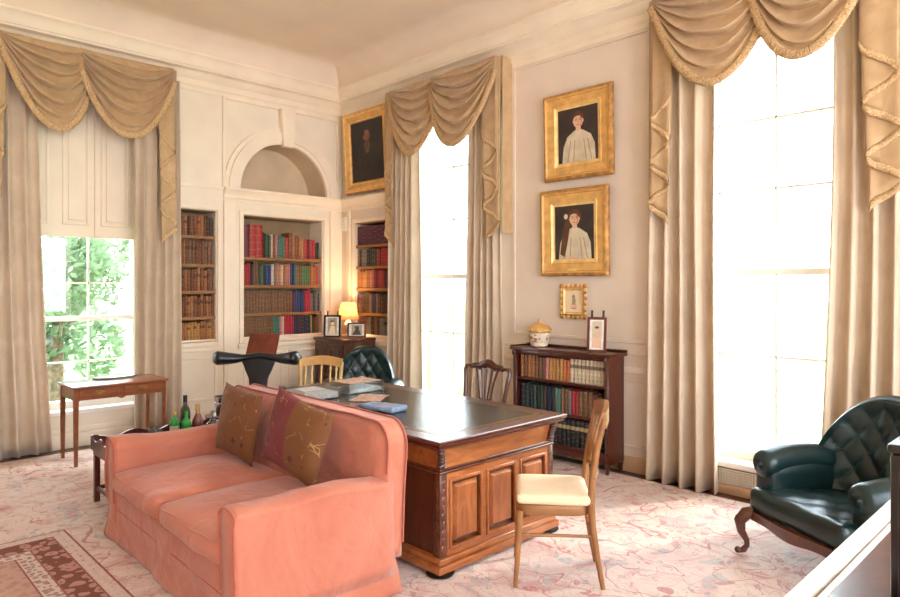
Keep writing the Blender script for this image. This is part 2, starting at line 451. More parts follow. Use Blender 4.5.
# ------------------------------------------------------------------ the room
# corner of the room at the origin: wall_left is the plane x = 0, wall_right the plane y = 0, the room lies at x > 0, y < 0
XM, YM, HC = 9.0, -7.2, 4.37
def wall_grid(axis, lo, hi, z0, z1, thick, holes):
    """a wall of the given thickness with rectangular holes (a0, a1, z0, z1)"""
    b = MB()
    A = sorted({lo, hi, *[h[0] for h in holes], *[h[1] for h in holes]}); Z = sorted({z0, z1, *[h[2] for h in holes], *[h[3] for h in holes]})
    for a0, a1 in zip(A, A[1:]):
        for c0, c1 in zip(Z, Z[1:]):
            am, cm = (a0 + a1) / 2, (c0 + c1) / 2
            if any(h[0] < am < h[1] and h[2] < cm < h[3] for h in holes): continue
            if axis == 'y': b.box((-thick, a0, c0), (0, a1, c1))
            else: b.box((a0, 0, c0), (a1, thick, c1))
    bmesh.ops.remove_doubles(b.bm, verts=b.bm.verts[:], dist=1e-5)
    b.bm.verts.index_update(); seen = {}
    for f in b.bm.faces[:]: seen.setdefault(tuple(sorted(v.index for v in f.verts)), []).append(f)
    dead = [f for fs in seen.values() if len(fs) > 1 for f in fs]
    bmesh.ops.delete(b.bm, geom=dead, context='FACES')
    return b

T = 0.42
ALC_L = (-2.27, -1.717, 0.955, 2.445)
ALC_C = (-1.40, -0.296, 0.965, 2.425)
ALC_R = (0.29, 1.12, 0.95, 2.40)
WA = (-3.60, -2.50, 0.36, 3.55)
WB1 = (1.15, 2.80, 0.20, 3.55)
WB2 = (4.62, 6.18, 0.24, 3.60)
NIC = (-1.452, -0.262, 2.725, 3.32)
NC, NR = -0.857, 0.595
struct('wall_left', wall_grid('y', YM, T, 0, 4.6, T, [ALC_L, ALC_C, WA, NIC]), 'wall', smooth=0)
struct('wall_right', wall_grid('x', 0, XM, 0, 4.6, T, [ALC_R, WB1, WB2]), 'wallb', smooth=0)
b = MB(); b.box((-T, YM, -0.12), (XM, T, 0)); struct('floor', b, 'floor', smooth=0)

# the two walls behind the camera; unseen openings added in one for fill daylight
def far_wall(name, axis, lo, hi, holes, off):
    b = wall_grid(axis, lo, hi, 0, 4.6, T, holes)
    for v in b.bm.verts:
        if axis == 'y': v.co.x = off - v.co.x
        else: v.co.y = off - v.co.y
    struct(name, b, 'wallb', smooth=0)
far_wall('wall_front', 'y', YM, 0, BACKH_Y, XM)
far_wall('wall_back', 'x', 0, XM, BACKH_X, YM)

# ceiling with a cove springing from the cornice
def cove_prof():
    P = []
    for i in range(11):
        a = PI / 2 * i / 10
        P.append((0.16 + 0.30 * (1 - math.cos(a)), 4.09 + 0.28 * math.sin(a)))
    return P
b = MB()
cp = cove_prof()
for i in range(len(cp) - 1):
    (o0, z0), (o1, z1) = cp[i], cp[i + 1]
    for q in (((o0, YM, z0), (o0, -o0, z0), (o1, -o1, z1), (o1, YM, z1)), ((o0, -o0, z0), (XM, -o0, z0), (XM, -o1, z1), (o1, -o1, z1))):
        b.bm.faces.new([b.bm.verts.new(p) for p in q])
o1 = cp[-1][0]
b.bm.faces.new([b.bm.verts.new(p) for p in ((o1, YM, HC), (o1, -o1, HC), (XM, -o1, HC), (XM, YM, HC))])
bmesh.ops.remove_doubles(b.bm, verts=b.bm.verts[:], dist=1e-4)
b.box((-T, YM, 4.42), (XM, T, 4.6))
struct('ceiling', b, 'ceiling', smooth=25)

def mitre(name, prof, mat, a_end=YM, b_end=XM, n=1):
    """a moulding profile (offset from wall, z) run along both walls with a mitred corner"""
    b = MB(); m = len(prof)
    P = [[b.bm.verts.new(p) for p in ((o, a_end, z), (o, -o, z), (b_end, -o, z))] for o, z in prof]
    for i in range(m):
        A, B = P[i], P[(i + 1) % m]
        for k in (0, 1): b.bm.faces.new((A[k], A[k + 1], B[k + 1], B[k]))
    b.bm.faces.new([p[0] for p in P]); b.bm.faces.new([p[2] for p in P])
    return struct(name, b, mat, smooth=25)
mitre('trim_1', [(0, 3.76), (0.015, 3.76), (0.02, 3.80), (0.035, 3.82), (0.035, 3.88), (0.055, 3.895), (0.075, 3.92), (0.10, 3.95), (0.15, 3.965),
                 (0.15, 3.985), (0.16, 3.99), (0.165, 4.03), (0.175, 4.06), (0.20, 4.09), (0.215, 4.10), (0.215, 4.125), (0.0, 4.14)], 'walltrim')
# ledge above the bookcases
def ledge(name, axis, a0, a1):
    prof = [(0, 2.565), (0.012, 2.565), (0.012, 2.60), (0.03, 2.61), (0.03, 2.64), (0.04, 2.66), (0.06, 2.685), (0.08, 2.70), (0.08, 2.725), (0, 2.725)]
    b = MB()
    if axis == 'y': b.prism(prof, lambda o, z: (o, a0, z), lambda o, z: (o, a1, z))
    else: b.prism(prof, lambda o, z: (a0, -o, z), lambda o, z: (a1, -o, z))
    return struct(name, b, 'walltrim', smooth=25)
ledge('trim_2', 'y', -1.645, -0.001); ledge('trim_3', 'x', 0.001, 1.14)
b = MB(); b.box((0, -2.50, 2.69), (0.02, -1.645, 2.73), 0.005); struct('trim_4', b, 'walltrim')

# arch surround, soffit, niche back and keystone
b = MB(); seg = 36
def arch_pts(r): return [(NC + r * math.cos(PI * i / seg), NIC[2] + r * math.sin(PI * i / seg)) for i in range(seg + 1)]
def strip(P, Q, x0, x1=None):
    for i in range(len(P) - 1):
        b.bm.faces.new([b.bm.verts.new(v) for v in ((x0, *P[i]), (x0, *P[i + 1]), (x1 if x1 is not None else x0, *Q[i + 1]), (x1 if x1 is not None else x0, *Q[i]))])
inner, outer = arch_pts(NR), arch_pts(0.79)
strip(inner, inner, 0.0, 0.045)
mid1, mid2 = arch_pts(0.64), arch_pts(0.74)
strip(inner, mid1, 0.045); strip(mid1, mid1, 0.045, 0.06); strip(mid1, mid2, 0.06); strip(mid2, mid2, 0.06, 0.035); strip(mid2, outer, 0.035); strip(outer, outer, 0.035, 0.0)
bmesh.ops.remove_doubles(b.bm, verts=b.bm.verts[:], dist=1e-4)
struct('trim_5', b, 'walltrim', smooth=30)
b = MB()   # spandrels between arch and rectangular hole, and the niche's back
rect = []
for (y, z) in inner:
    dy, dz = y - NC, z - NIC[2]
    k = min(0.60 / max(abs(dy), 1e-6), 0.60 / max(dz, 1e-6)); rect.append((NC + dy * k, NIC[2] + dz * k))
strip(inner, rect, 0.0)
struct('trim_6', b, 'wall', smooth=0)
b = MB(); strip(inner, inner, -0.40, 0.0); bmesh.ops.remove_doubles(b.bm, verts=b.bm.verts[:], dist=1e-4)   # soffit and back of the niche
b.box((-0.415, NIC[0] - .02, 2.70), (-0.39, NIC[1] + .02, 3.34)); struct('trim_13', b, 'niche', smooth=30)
b = MB(); b.prism([(-0.915, 3.29), (-0.775, 3.29), (-0.745, 3.745), (-0.945, 3.745)], lambda y, z: (0.005, y, z), lambda y, z: (0.095, y, z), 0.012)
struct('trim_7', b, 'walltrim')
# raised rectangular panel around the arch, pilaster strips and bookcase architraves
def frame_y(b, y0, y1, z0, z1, w, d, x=0.0):
    for lo, hi in (((x, y0, z0), (x + d, y0 + w, z1)), ((x, y1 - w, z0), (x + d, y1, z1)), ((x, y0 + w, z0), (x + d, y1 - w, z0 + w)), ((x, y0 + w, z1 - w), (x + d, y1 - w, z1))):
        b.box(lo, hi, 0.004, 1)
def frame_x(b, x0, x1, z0, z1, w, d, y=0.0):
    for lo, hi in (((x0, y - d, z0), (x0 + w, y, z1)), ((x1 - w, y - d, z0), (x1, y, z1)), ((x0 + w, y - d, z0), (x1 - w, y, z0 + w)), ((x0 + w, y - d, z1 - w), (x1 - w, y, z1))):
        b.box(lo, hi, 0.004, 1)
b = MB()
b.box((0, -1.66, 2.73), (0.03, -1.625, 3.775), 0.004, 1); b.box((0, -0.09, 2.73), (0.03, -0.06, 3.76), 0.004, 1)
b.box((0, -1.625, 3.74), (0.03, -0.95, 3.775), 0.004, 1); b.box((0, -0.74, 3.74), (0.03, -0.09, 3.775), 0.004, 1)
struct('trim_8', b, 'walltrim')
b = MB()
for y0, y1, d in ((-1.645, -1.585, 0.03), (-1.585, -1.50, 0.012), (-0.20, -0.14, 0.03)):
    b.box((0, y0, 0.21), (d, y1, 2.565), 0.004, 1)
frame_y(b, -1.45, -0.245, 0.915, 2.475, 0.045, 0.022)
frame_y(b, -2.32, -1.675, 0.905, 2.49, 0.04, 0.02)
struct('trim_9', b, 'walltrim')
b = MB(); b.box((0.14, -0.03, 0.21), (0.20, 0, 2.565), 0.004, 1); frame_x(b, 0.245, 1.16, 0.905, 2.445, 0.04, 0.02); struct('trim_10', b, 'walltrim')
# dado panels and rails
b = MB()
for y0, y1 in ((-2.30, -1.72), (-1.40, -0.88), (-0.80, -0.24)):
    frame_y(b, y0, y1, 0.30, 0.80, 0.03, 0.016)
b.box((0, -2.48, 0.855), (0.028, -1.70, 0.895), 0.006); b.box((0, -1.47, 0.855), (0.035, -0.12, 0.905), 0.006)
struct('trim_11', b, 'walltrim')
b = MB(); frame_x(b, 2.96, 4.47, 1.10, 3.765, 0.035, 0.018); b.box((2.86, -0.04, 0.85), (4.60, 0, 0.90), 0.008); b.box((2.86, -0.02, 1.0), (4.60, 0, 1.02), 0.004)
frame_x(b, 2.98, 4.46, 0.20, 0.80, 0.03, 0.015)
b.box((0.2, -0.035, 0.855), (1.15, 0, 0.905), 0.006); b.box((6.2, -0.04, 0.85), (XM, 0, 0.90), 0.008)
struct('trim_12', b, 'wallb')
b = MB()
for y0, y1 in ((YM, -0.025),): b.box((0, y0, 0), (0.025, y1, 0.14), 0.004); b.box((0, y0, 0.14), (0.018, y1, 0.20), 0.006)
struct('baseboard_left', b, 'walltrim')
b = MB(); b.box((0.02, -0.025, 0), (4.88, 0, 0.13), 0.004); b.box((4.88, -0.025, 0), (XM, 0, 0.07), 0.004); struct('baseboard_right', b, 'base')

# ------------------------------------------------------------------ windows
def window(name, axis, W, mull, trans, meet, depth=0.22, sill=0.28):
    a0, a1, z0, z1 = W
    def P(a, d, z): return (-d, a, z) if axis == 'y' else (a, d, z)
    def bx(b, a_0, a_1, d0, d1, zz0, zz1, bev=0.004):
        p, q = P(a_0, d0, zz0), P(a_1, d1, zz1)
        b.box([min(x, y) for x, y in zip(p, q)], [max(x, y) for x, y in zip(p, q)], bev, 1)
    b = MB(); f = 0.07
    bx(b, a0, a0 + f, depth - .05, depth + .07, z0, z1); bx(b, a1 - f, a1, depth - .05, depth + .07, z0, z1)
    bx(b, a0, a1, depth - .05, depth + .07, z0, z0 + f); bx(b, a0, a1, depth - .05, depth + .07, z1 - f, z1)
    root = obj(name, b, 'white'); root['kind'] = 'structure'
    b = MB()
    for zm in meet: bx(b, a0 + f, a1 - f, depth - .02, depth + .04, zm - .025, zm + .025)
    for m in mull: bx(b, m - .009, m + .009, depth - .005, depth + .025, z0 + f, z1 - f)
    for zt in trans: bx(b, a0 + f, a1 - f, depth - .005, depth + .025, zt - .009, zt + .009)
    obj('glazing_bars', b, 'white', root)
    b = MB(); bx(b, a0 + f, a1 - f, depth + .008, depth + .012, z0 + f, z1 - f, 0); obj('pane', b, 'glass', root)
    b = MB(); bx(b, a0, a1, -0.02, depth - .05, z0 - .035, z0 + .005); obj('sill', b, 'white', root)
    b = MB()
    bx(b, a0, a0 + .02, 0, depth - .05, z0, z1); bx(b, a1 - .02, a1, 0, depth - .05, z0, z1)
    obj('reveal', b, 'white', root)
    return root, bx
w1, bx1 = window('window_1', 'y', WA, (-2.99,), (0.82, 1.62), (1.26,))
# shutter boards covering the window's upper half
b = MB(); bx1(b, -3.58, -2.52, 0.10, 0.135, 2.08, 3.54)
def shut(b, y0, y1):
    for a_0, a_1, c0, c1 in ((y0, y0 + .022, 2.20, 3.36), (y1 - .022, y1, 2.20, 3.36), (y0, y1, 2.20, 2.222), (y0, y1, 3.338, 3.36)): bx1(b, a_0, a_1, 0.088, 0.10, c0, c1)
    bx1(b, y0 + .05, y1 - .05, 0.09, 0.10, 2.25, 3.31, 0.01)
shut(b, -3.26, -3.02); shut(b, -2.91, -2.62); shut(b, -3.54, -3.38)
bx1(b, -2.972, -2.960, 0.086, 0.10, 2.08, 3.54)
obj('shutter_board', b, 'walltrim', w1)
window('window_2', 'x', WB1, (1.50, 1.88, 2.26), (1.05, 2.35, 2.95), (1.70,))
window('window_3', 'x', WB2, (4.95, 5.38, 5.80), (1.05, 2.34, 2.88), (1.70,))
# pierced heating grille under the big window
b = MB(); x0, x1, z0, z1 = 4.98, 6.0, 0.085, 0.185
n = 46; m = 5
for i in range(n + 1):
    x = x0 + (x1 - x0) * i / n; b.box((x - .004, -0.012, z0), (x + .004, -0.004, z1))
for j in range(m + 1):
    z = z0 + (z1 - z0) * j / m; b.box((x0, -0.012, z - .004), (x1, -0.004, z + .004))
g = thing('heating_grille', 'cream pierced heating grille in the wall below the large right window', 'vent')
obj('lattice', b, 'walltrim', g, smooth=0)
b = MB(); b.box((x0 - .01, -0.0035, z0 - .01), (x1 + .01, -0.001, z1 + .01)); obj('backing', b, plain('grille_shadow_gap', (70, 52, 40), 0.9), g, smooth=0)

# ------------------------------------------------------------------ carpets
b = MB(); b.box((0.22, -6.9, 0), (8.8, -0.16, 0.012), 0.004, 1)
tag(obj('carpet', b, 'carpet'), 'large pale pink floral carpet covering most of the floor', 'carpet')
def nested_rug():
    b = MB(); x0, y1, x1, y0 = 0.0, 0.0, 3.6, -2.6
    bands = [(0.0, 0), (0.012, 1), (0.085, 0), (0.095, 2), (0.235, 0), (0.245, 3), (0.33, 0), (0.34, 4)]
    zt = 0.011
    for i, (d, mi) in enumerate(bands):
        b.mi = mi
        if i == len(bands) - 1:
            b.bm.faces.new([b.bm.verts.new(p) for p in ((x0 + d, y0 + d, zt), (x1 - d, y0 + d, zt), (x1 - d, y1 - d, zt), (x0 + d, y1 - d, zt))]).material_index = mi
        else:
            e = bands[i + 1][0]
            O = [(x0 + d, y0 + d), (x1 - d, y0 + d), (x1 - d, y1 - d), (x0 + d, y1 - d)]; I = [(x0 + e, y0 + e), (x1 - e, y0 + e), (x1 - e, y1 - e), (x0 + e, y1 - e)]
            for k in range(4):
                l = (k + 1) % 4
                b.bm.faces.new([b.bm.verts.new((*p, zt)) for p in (O[k], O[l], I[l], I[k])]).material_index = mi
    b.mi = 0
    for p, q in (((x0, y0), (x1, y0)), ((x1, y0), (x1, y1)), ((x1, y1), (x0, y1)), ((x0, y1), (x0, y0))):
        b.bm.faces.new([b.bm.verts.new(v) for v in ((*p, 0), (*q, 0), (*q, zt), (*p, zt))]).material_index = 0
    bmesh.ops.remove_doubles(b.bm, verts=b.bm.verts[:], dist=1e-5)
    return b
o = obj('rug', nested_rug(), ['rug_edge', 'rug_line', 'rug_main', 'rug_in', 'rug_field'], smooth=0, loc=(2.46, -3.87, 0.0125))
tag(o, 'smaller oriental rug with brown-red patterned border bands lying before the sofa', 'rug')

# ------------------------------------------------------------------ curtains and valances
def wallpt(axis):
    return (lambda a, d, z: Vector((d, a, z))) if axis == 'y' else (lambda a, d, z: Vector((a, -d, z)))
def curtain(axis, a0, a1, label, folds, seed, flare=(0, 0), z0=0.016, z1=3.80, base=0.112, amp=0.056):
    P = wallpt(axis); rn = random.Random(seed); ph = [rn.uniform(-.9, .9) for _ in range(folds + 2)]; am = [rn.uniform(.65, 1.15) for _ in range(folds + 2)]
    wp = rn.uniform(0, 6)
    def fn(u, v):
        u0 = u; u = u + .035 * math.sin(2 * PI * u) * math.sin(wp + 3 * u) ; u = min(1, max(0, u))
        k = u * folds; i = int(k); f = k - i
        pu = ph[i] * (1 - f) + ph[i + 1] * f; au = am[i] * (1 - f) + am[i + 1] * f
        w = math.sin(2 * PI * k + pu); w = math.copysign(abs(w) ** 0.75, w)
        s = (1 - v); low = s * s
        a = a0 + (a1 - a0) * u + flare[0] * (1 - u) * low + flare[1] * u * low
        a += 0.012 * math.cos(2 * PI * k + pu) * au + 0.01 * math.sin(3 * v + seed + u * 5)
        return P(a, base + amp * au * w * (0.45 + .85 * s) + 0.012 * noise.noise(Vector((u * 6, v * 3, seed))), z0 + (z1 - z0) * v)
    b = MB(); b.grid(fn, folds * 14 + 1, 26)
    o = obj('curtain', b, 'curtain', smooth=180)
    md = o.modifiers.new('thickness', 'SOLIDIFY'); md.thickness = 0.006
    tag(o, label, 'curtain', 'long ivory curtains')
    return o
curtain('y', -4.30, -3.54, 'long ivory curtain left of the left window at the photo edge', 6, 1, (0, .13))
curtain('y', -2.66, -2.20, 'ivory curtain between the left window and the narrow book alcove', 5, 2, (-.02, 0))
curtain('x', 1.155, 1.64, 'ivory curtain on the left of the narrow middle window', 5, 3)
curtain('x', 2.44, 2.88, 'ivory curtain on the right of the narrow middle window', 5, 4)
curtain('x', 4.50, 5.05, 'ivory curtain between the portraits and the large right window', 4, 5, (0, .02), amp=.066)
curtain('x', 5.86, 6.66, 'tan-ivory curtain on the far right behind the tufted armchair', 7, 6, (-.09, 0))

def valance(axis, a0, am, a1, ztop, zb1, zb2, zj, jl, jr, label, al=0.0, ar=0.0):
    """pelmet board, two swags with fringe, and a pleated tail at each end"""
    P = wallpt(axis); root = thing('swag_valance', label, 'valance', group='fringed swag valances')
    D = 0.23
    b = MB()
    pts = [P(a0 - al, 0.002, ztop - .01), P(a1 + ar, D - .06, ztop + .03)]
    b.box([min(x, y) for x, y in zip(*pts)], [max(x, y) for x, y in zip(*pts)], 0.004, 1); obj('pelmet_board', b, 'swag', root)
    # fabric behind the swags and the returns at both ends
    b = MB()
    b.grid(lambda u, v: P(a0 - al + (a1 + ar - a0 + al) * u, D - .058 + .003 * math.sin(u * 60), ztop + .03 - (ztop - zj - .1) * v * (0.8 + .2 * math.cos(u * 2 * PI * 2))), 60, 8)
    for a in ((a1 + ar,) if axis == 'x' and a0 < 3 else ()):
        b.grid(lambda u, v: P(a + .003 * math.sin(u * 14), .006 + (D - .065) * u, ztop + .03 - 1.75 * v), 8, 8)
    o = obj('backing_cloth', b, 'swag', root, smooth=180)
    sw = []
    for k, (s0, s1, zb, dl, dr, pk) in enumerate(((a0, am + .03, zb1, 0.06, ztop - zj, .54), (am - .03, a1, zb2, 0.10, 0.14, .46))):
        def fn(u, v, s0=s0, s1=s1, zb=zb, dl=dl, dr=dr, k=k, pk=pk):
            e = v ** 1.15
            zl = ztop + .02 - dl * e; zr = ztop + .02 - dr * e
            uu = u ** (math.log(.5) / math.log(pk)) if 0 < u < 1 else u
            x = abs(2 * uu - 1); sag = (1 - x ** 2.1)
            ze = zl * (1 - u) + zr * u
            depth = (ztop - zb - (dl * (1 - pk) + dr * pk) * .98)
            z = ze - depth * (v ** 1.05) * sag - .02 * sag
            en = sag ** .45 if sag > 0 else 0
            NF = 6.4; ph = NF * v ** .9 + .55 * (u - .5) * math.sin(k * 2 + a0 * 3) + .18 * math.sin(u * 5 + k) + .12 * noise.noise(Vector((u * 4, v * 6, k + a0)))
            f = ph - math.floor(ph); f = f / .68 if f < .68 else (1 - f) / .32      # long swell, quick tuck back under
            lipm = min(1, (1 - v) * 6)
            w = (f ** 1.3 - .45) * (.6 + .4 * math.sin(ph * 2.1 + k) ** 2) * lipm
            d = D + .012 * k + .11 * sag * (0.35 + .65 * v) * (1 - .2 * v) + en * .105 * w * min(1, v * 5 + .1) + .006 * noise.noise(Vector((u * 7, v * 4, k * 5 + a0)))
            z -= en * .03 * f * lipm
            d = max(d, D - .012)
            a = s0 + (s1 - s0) * u + (.05 * (.5 - u) * v * 0)
            return P(a, d, z)
        b = MB(); b.grid(fn, 46, 110)
        o = obj('swag', b, 'swag', root, smooth=180); md = o.modifiers.new('thickness', 'SOLIDIFY'); md.thickness = .005
        b = MB(); N = 150; rows = []
        for i in range(N + 1):
            u = i / N; p = fn(u, 1.0); q = fn(min(1, u + .01), 1.0) - fn(max(0, u - .01), 1.0)
            t = q.normalized(); out = P(0, 1, 0) - P(0, 0, 0); nrm = t.cross(out)
            if nrm.z > 0 : nrm = -nrm
            wv = .004 * math.sin(i * 2.4)
            rows.append([p + out * (.008 + wv) - nrm * .018, p + out * (.014 + wv), p + nrm * (.022 + .005 * math.sin(i * 1.7)) + out * (.010 + wv), p + nrm * (.046 + .006 * math.sin(i * 2.9)) + out * (.004 + wv)])
        b.grid(lambda u, v: rows[round(u * N)][round(v * 3)], N + 1, 4)
        o = obj('fringe', b, 'fringe', root, smooth=180); md = o.modifiers.new('thickness', 'SOLIDIFY'); md.thickness = .008
    # tails: accordion pleats, lower edge stepping down outwards
    for sgn, (ai, ao, zi, zo) in ((-1, jl), (1, jr)):
        NP = 3
        def fj(s, v, ai=ai, ao=ao, zi=zi, zo=zo, sgn=sgn):
            k = s * NP * 2; i = int(min(k, NP * 2 - 1)); f = k - i
            tri = f if i % 2 == 0 else 1 - f
            w = ao - ai
            tri = tri * tri * (3 - 2 * tri)
            a = ai + w * (.80 * tri + .20 * s)
            d = D - .010 - .026 * s + .010 * math.sin(2 * PI * tri + s * 3) * (.4 + .6 * v)
            zb = zi + (zo - zi) * s ** .9
            zt = ztop + .015
            return P(a, d, zt + (zb - zt) * v)
        b = MB(); b.grid(fj, NP * 2 * 7 + 1, 24)
        o = obj('tail', b, 'swag', root, smooth=180); md = o.modifiers.new('thickness', 'SOLIDIFY'); md.thickness = .005
        b = MB(); NS = NP * 2 * 7
        def ff(s, v):
            p = fj(s, 1.0); n_ = P(0, 1, 0) - P(0, 0, 0)
            return p + n_ * (.008 + .003 * math.sin(s * 200)) + Vector((0, 0, .014 - .05 * v - .005 * math.sin(s * 170)))
        b.grid(ff, NS + 1, 3); o = obj('fringe', b, 'fringe', root, smooth=180); md = o.modifiers.new('thickness', 'SOLIDIFY'); md.thickness = .008
    return root
valance('y', -3.84, -3.16, -2.30, 3.86, 3.10, 3.11, 3.40, (-3.78, -4.06, 3.25, 2.05), (-2.45, -2.25, 3.25, 2.05), 'gold fringed swag valance over the left window with shutter boards', .16, .03)
valance('x', 1.27, 2.03, 2.93, 3.83, 3.09, 3.07, 3.42, (1.34, 1.16, 3.10, 2.08), (2.72, 2.97, 3.14, 2.06), 'gold fringed swag valance over the narrow middle window', .08, .03)
valance('x', 4.60, 5.40, 6.14, 3.86, 3.13, 3.15, 3.42, (4.76, 4.55, 3.12, 2.11), (6.04, 6.30, 3.16, 2.10), 'fringed swag valance over the large right window beside the portraits', .06, .20)
# ------------------------------------------------------------------ built-in bookcases and books
ORD = 'first second third fourth fifth sixth seventh eighth ninth tenth eleventh twelfth thirteenth fourteenth fifteenth sixteenth seventeenth eighteenth nineteenth twentieth'.split()
ORD += ['twenty-' + w for w in ORD[:9]] + ['thirtieth'] + ['thirty-' + w for w in ORD[:9]]
CN = {'tan': (172, 108, 60), 'brown': (128, 72, 42), 'dark brown': (66, 38, 26), 'olive brown': (124, 84, 52), 'red': (172, 44, 36), 'crimson': (186, 30, 50), 'maroon': (104, 26, 34), 'pink': (206, 130, 120),
      'green': (92, 122, 72), 'dark green': (40, 66, 50), 'teal': (70, 124, 120), 'blue': (44, 66, 120), 'navy': (30, 36, 58), 'grey': (128, 120, 110), 'cream': (224, 204, 170), 'ochre': (196, 140, 72),
      'black': (26, 24, 26), 'orange': (206, 112, 58), 'purple': (92, 34, 58)}
def book(w, h, d, cname, kind='book', seed=0):
    """spine faces +x, the book stands on z = 0, its width runs along y: boards, rounded spine with bands, page block"""
    b = MB(); t = min(.004, w * .16); hw = w / 2
    b.mi = 0
    sp = [(-.010 + 0.012 * math.cos(PI * (i / 6 - .5)) - .002, -hw + w * i / 6) for i in range(7)]
    out = [(-d, -hw), *[(x, y) for x, y in sp], (-d, hw), (-d, hw - t), (-.018, hw - t), (-.018, -hw + t), (-d, -hw + t)]
    b.prism(out, lambda x, y: (x, y, 0), lambda x, y: (x, y, h))
    if kind in ('gilt', 'labels') and w > .02:
        for k in (.2, .4, .6, .8):
            b.prism([(x + .0016, y * 1.0) for x, y in sp] + [(-.013, hw - .001), (-.013, -hw + .001)], lambda x, y: (x, y, h * k), lambda x, y: (x, y, h * k + .004))
    b.mi = 1
    b.box((-d + .004, -hw + t, .004), (-.018, hw - t, h - .005))
    return obj('book', b, [cmat(CN[cname], kind), 'paper'], smooth=35)

NB = [0]
def shelf_of_books(axis, a0, a1, front, z, depth, seq, where, group, gap=0.002):
    """fill a shelf from the viewer's left to the right. seq: function(i, frac) -> (colour, width, height, kind)"""
    a = a0; i = 0; items = []
    while True:
        c, w, h, k = seq(i, (a - a0) / (a1 - a0))
        if a + w > a1: break
        items.append((a + w / 2, c, w, h, k)); a += w + gap; i += 1
    for i, (ac, c, w, h, k) in enumerate(items):
        o = book(w - .001, h, depth * rng.uniform(.88, 1.0), c, k)
        set_back = rng.uniform(0, .006)
        if axis == 'y': o.location = (front - set_back, ac, z)
        else: o.location = (ac, -(front - set_back), z); o.rotation_euler = (0, 0, -PI / 2)
        size = 'tall ' if h > .29 else ''
        fin = {'gilt': ' gilt-lined', 'labels': ' gilt-lined', 'book': ''}[k]
        tag(o, '%s%s%s book, %s from the left on %s' % (size, c, fin, ORD[i], where), 'book', group)
        NB[0] += 1

def alcove(axis, A, boards, depth, front, label, fringe):
    """lining and shelves of a recessed bookcase"""
    a0, a1, z0, z1 = A; e = .003
    P = (lambda a, d, z: (-d, a, z)) if axis == 'y' else (lambda a, d, z: (a, d, z))
    def bx(b, a_0, a_1, d0, d1, c0, c1, bev=0.002):
        p, q = P(a_0, d0, c0), P(a_1, d1, c1); b.box([min(x, y) for x, y in zip(p, q)], [max(x, y) for x, y in zip(p, q)], bev, 1)
    r = thing('built_in_bookcase', label, 'bookcase', group='recessed bookcases in the walls')
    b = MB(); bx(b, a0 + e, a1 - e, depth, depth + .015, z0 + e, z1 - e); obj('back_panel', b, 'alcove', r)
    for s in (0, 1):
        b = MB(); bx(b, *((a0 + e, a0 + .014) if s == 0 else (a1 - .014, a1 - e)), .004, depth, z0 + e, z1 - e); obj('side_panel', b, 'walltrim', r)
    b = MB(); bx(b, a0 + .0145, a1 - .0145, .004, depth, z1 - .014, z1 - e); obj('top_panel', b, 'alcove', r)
    for k, z in enumerate(boards):
        b = MB(); bx(b, a0 + .0145, a1 - .0145, .010, depth, z - .022, z); sh = obj('shelf', b, 'giltdk' if k else 'walltrim', r)
        if fringe and k:
            b = MB(); n = int((a1 - a0 - .03) / .03)
            for i in range(n):
                s0 = a0 + .015 + (a1 - a0 - .03) * i / n; s1 = a0 + .015 + (a1 - a0 - .03) * (i + 1) / n
                poly = [(s0 + .001, z - .003), (s1 - .001, z - .003), (s1 - .001, z - .028), ((s0 + s1) / 2, z - .038), (s0 + .001, z - .028)]
                b.prism(poly, lambda a, c: P(a, .005, c), lambda a, c: P(a, .0095, c))
            obj('scalloped_edge', b, 'giltdk', sh)
    return r
zL = [.985, 1.245, 1.535, 1.835, 2.155]; zC = [.985, 1.262, 1.598, 1.93]; zR = [.975, 1.245, 1.56, 1.838, 2.11]
alcove('y', ALC_L, zL, .29, .03, 'narrow recessed bookcase of tan volumes beside the left window', True)
alcove('y', ALC_C, zC, .29, .03, 'wide recessed bookcase below the arched niche', True)
alcove('x', ALC_R, zR, .29, .03, 'recessed bookcase behind the lamp, next to the middle window', True)

def seq_pal(pal, wr, hr, kinds=('book', 'gilt')):
    def f(i, fr):
        return (rng.choice(pal), rng.uniform(*wr), rng.uniform(*hr), rng.choice(kinds))
    return f
def seq_list(lst):
    """lst: (count, colours, width range, height range, kind)"""
    flat = []
    for n, pal, wr, hr, k in lst:
        h0 = rng.uniform(*hr)
        for _ in range(n): flat.append((rng.choice(pal), rng.uniform(*wr), (h0 if len(pal) == 1 else rng.uniform(*hr)), k))
    return lambda i, fr: flat[i % len(flat)]
where = ['the bottom shelf', 'the second-lowest shelf', 'the middle shelf', 'the second-highest shelf', 'the top shelf']
pals = [['ochre', 'tan', 'tan'], ['tan', 'brown', 'tan', 'brown'], ['tan', 'brown', 'brown'], ['brown', 'tan', 'olive brown'], ['brown', 'tan', 'dark brown']]
for k in range(5):
    hmax = (zL + [2.43])[k + 1] - zL[k] - .04
    shelf_of_books('y', -2.255, -1.733, -.016, zL[k] + .0005, .2, seq_pal(pals[k], (.026, .04), (hmax - .035, hmax - .008), ('gilt', 'labels')), where[k] + ' of narrow left alcove', 'tan volumes in the narrow alcove')
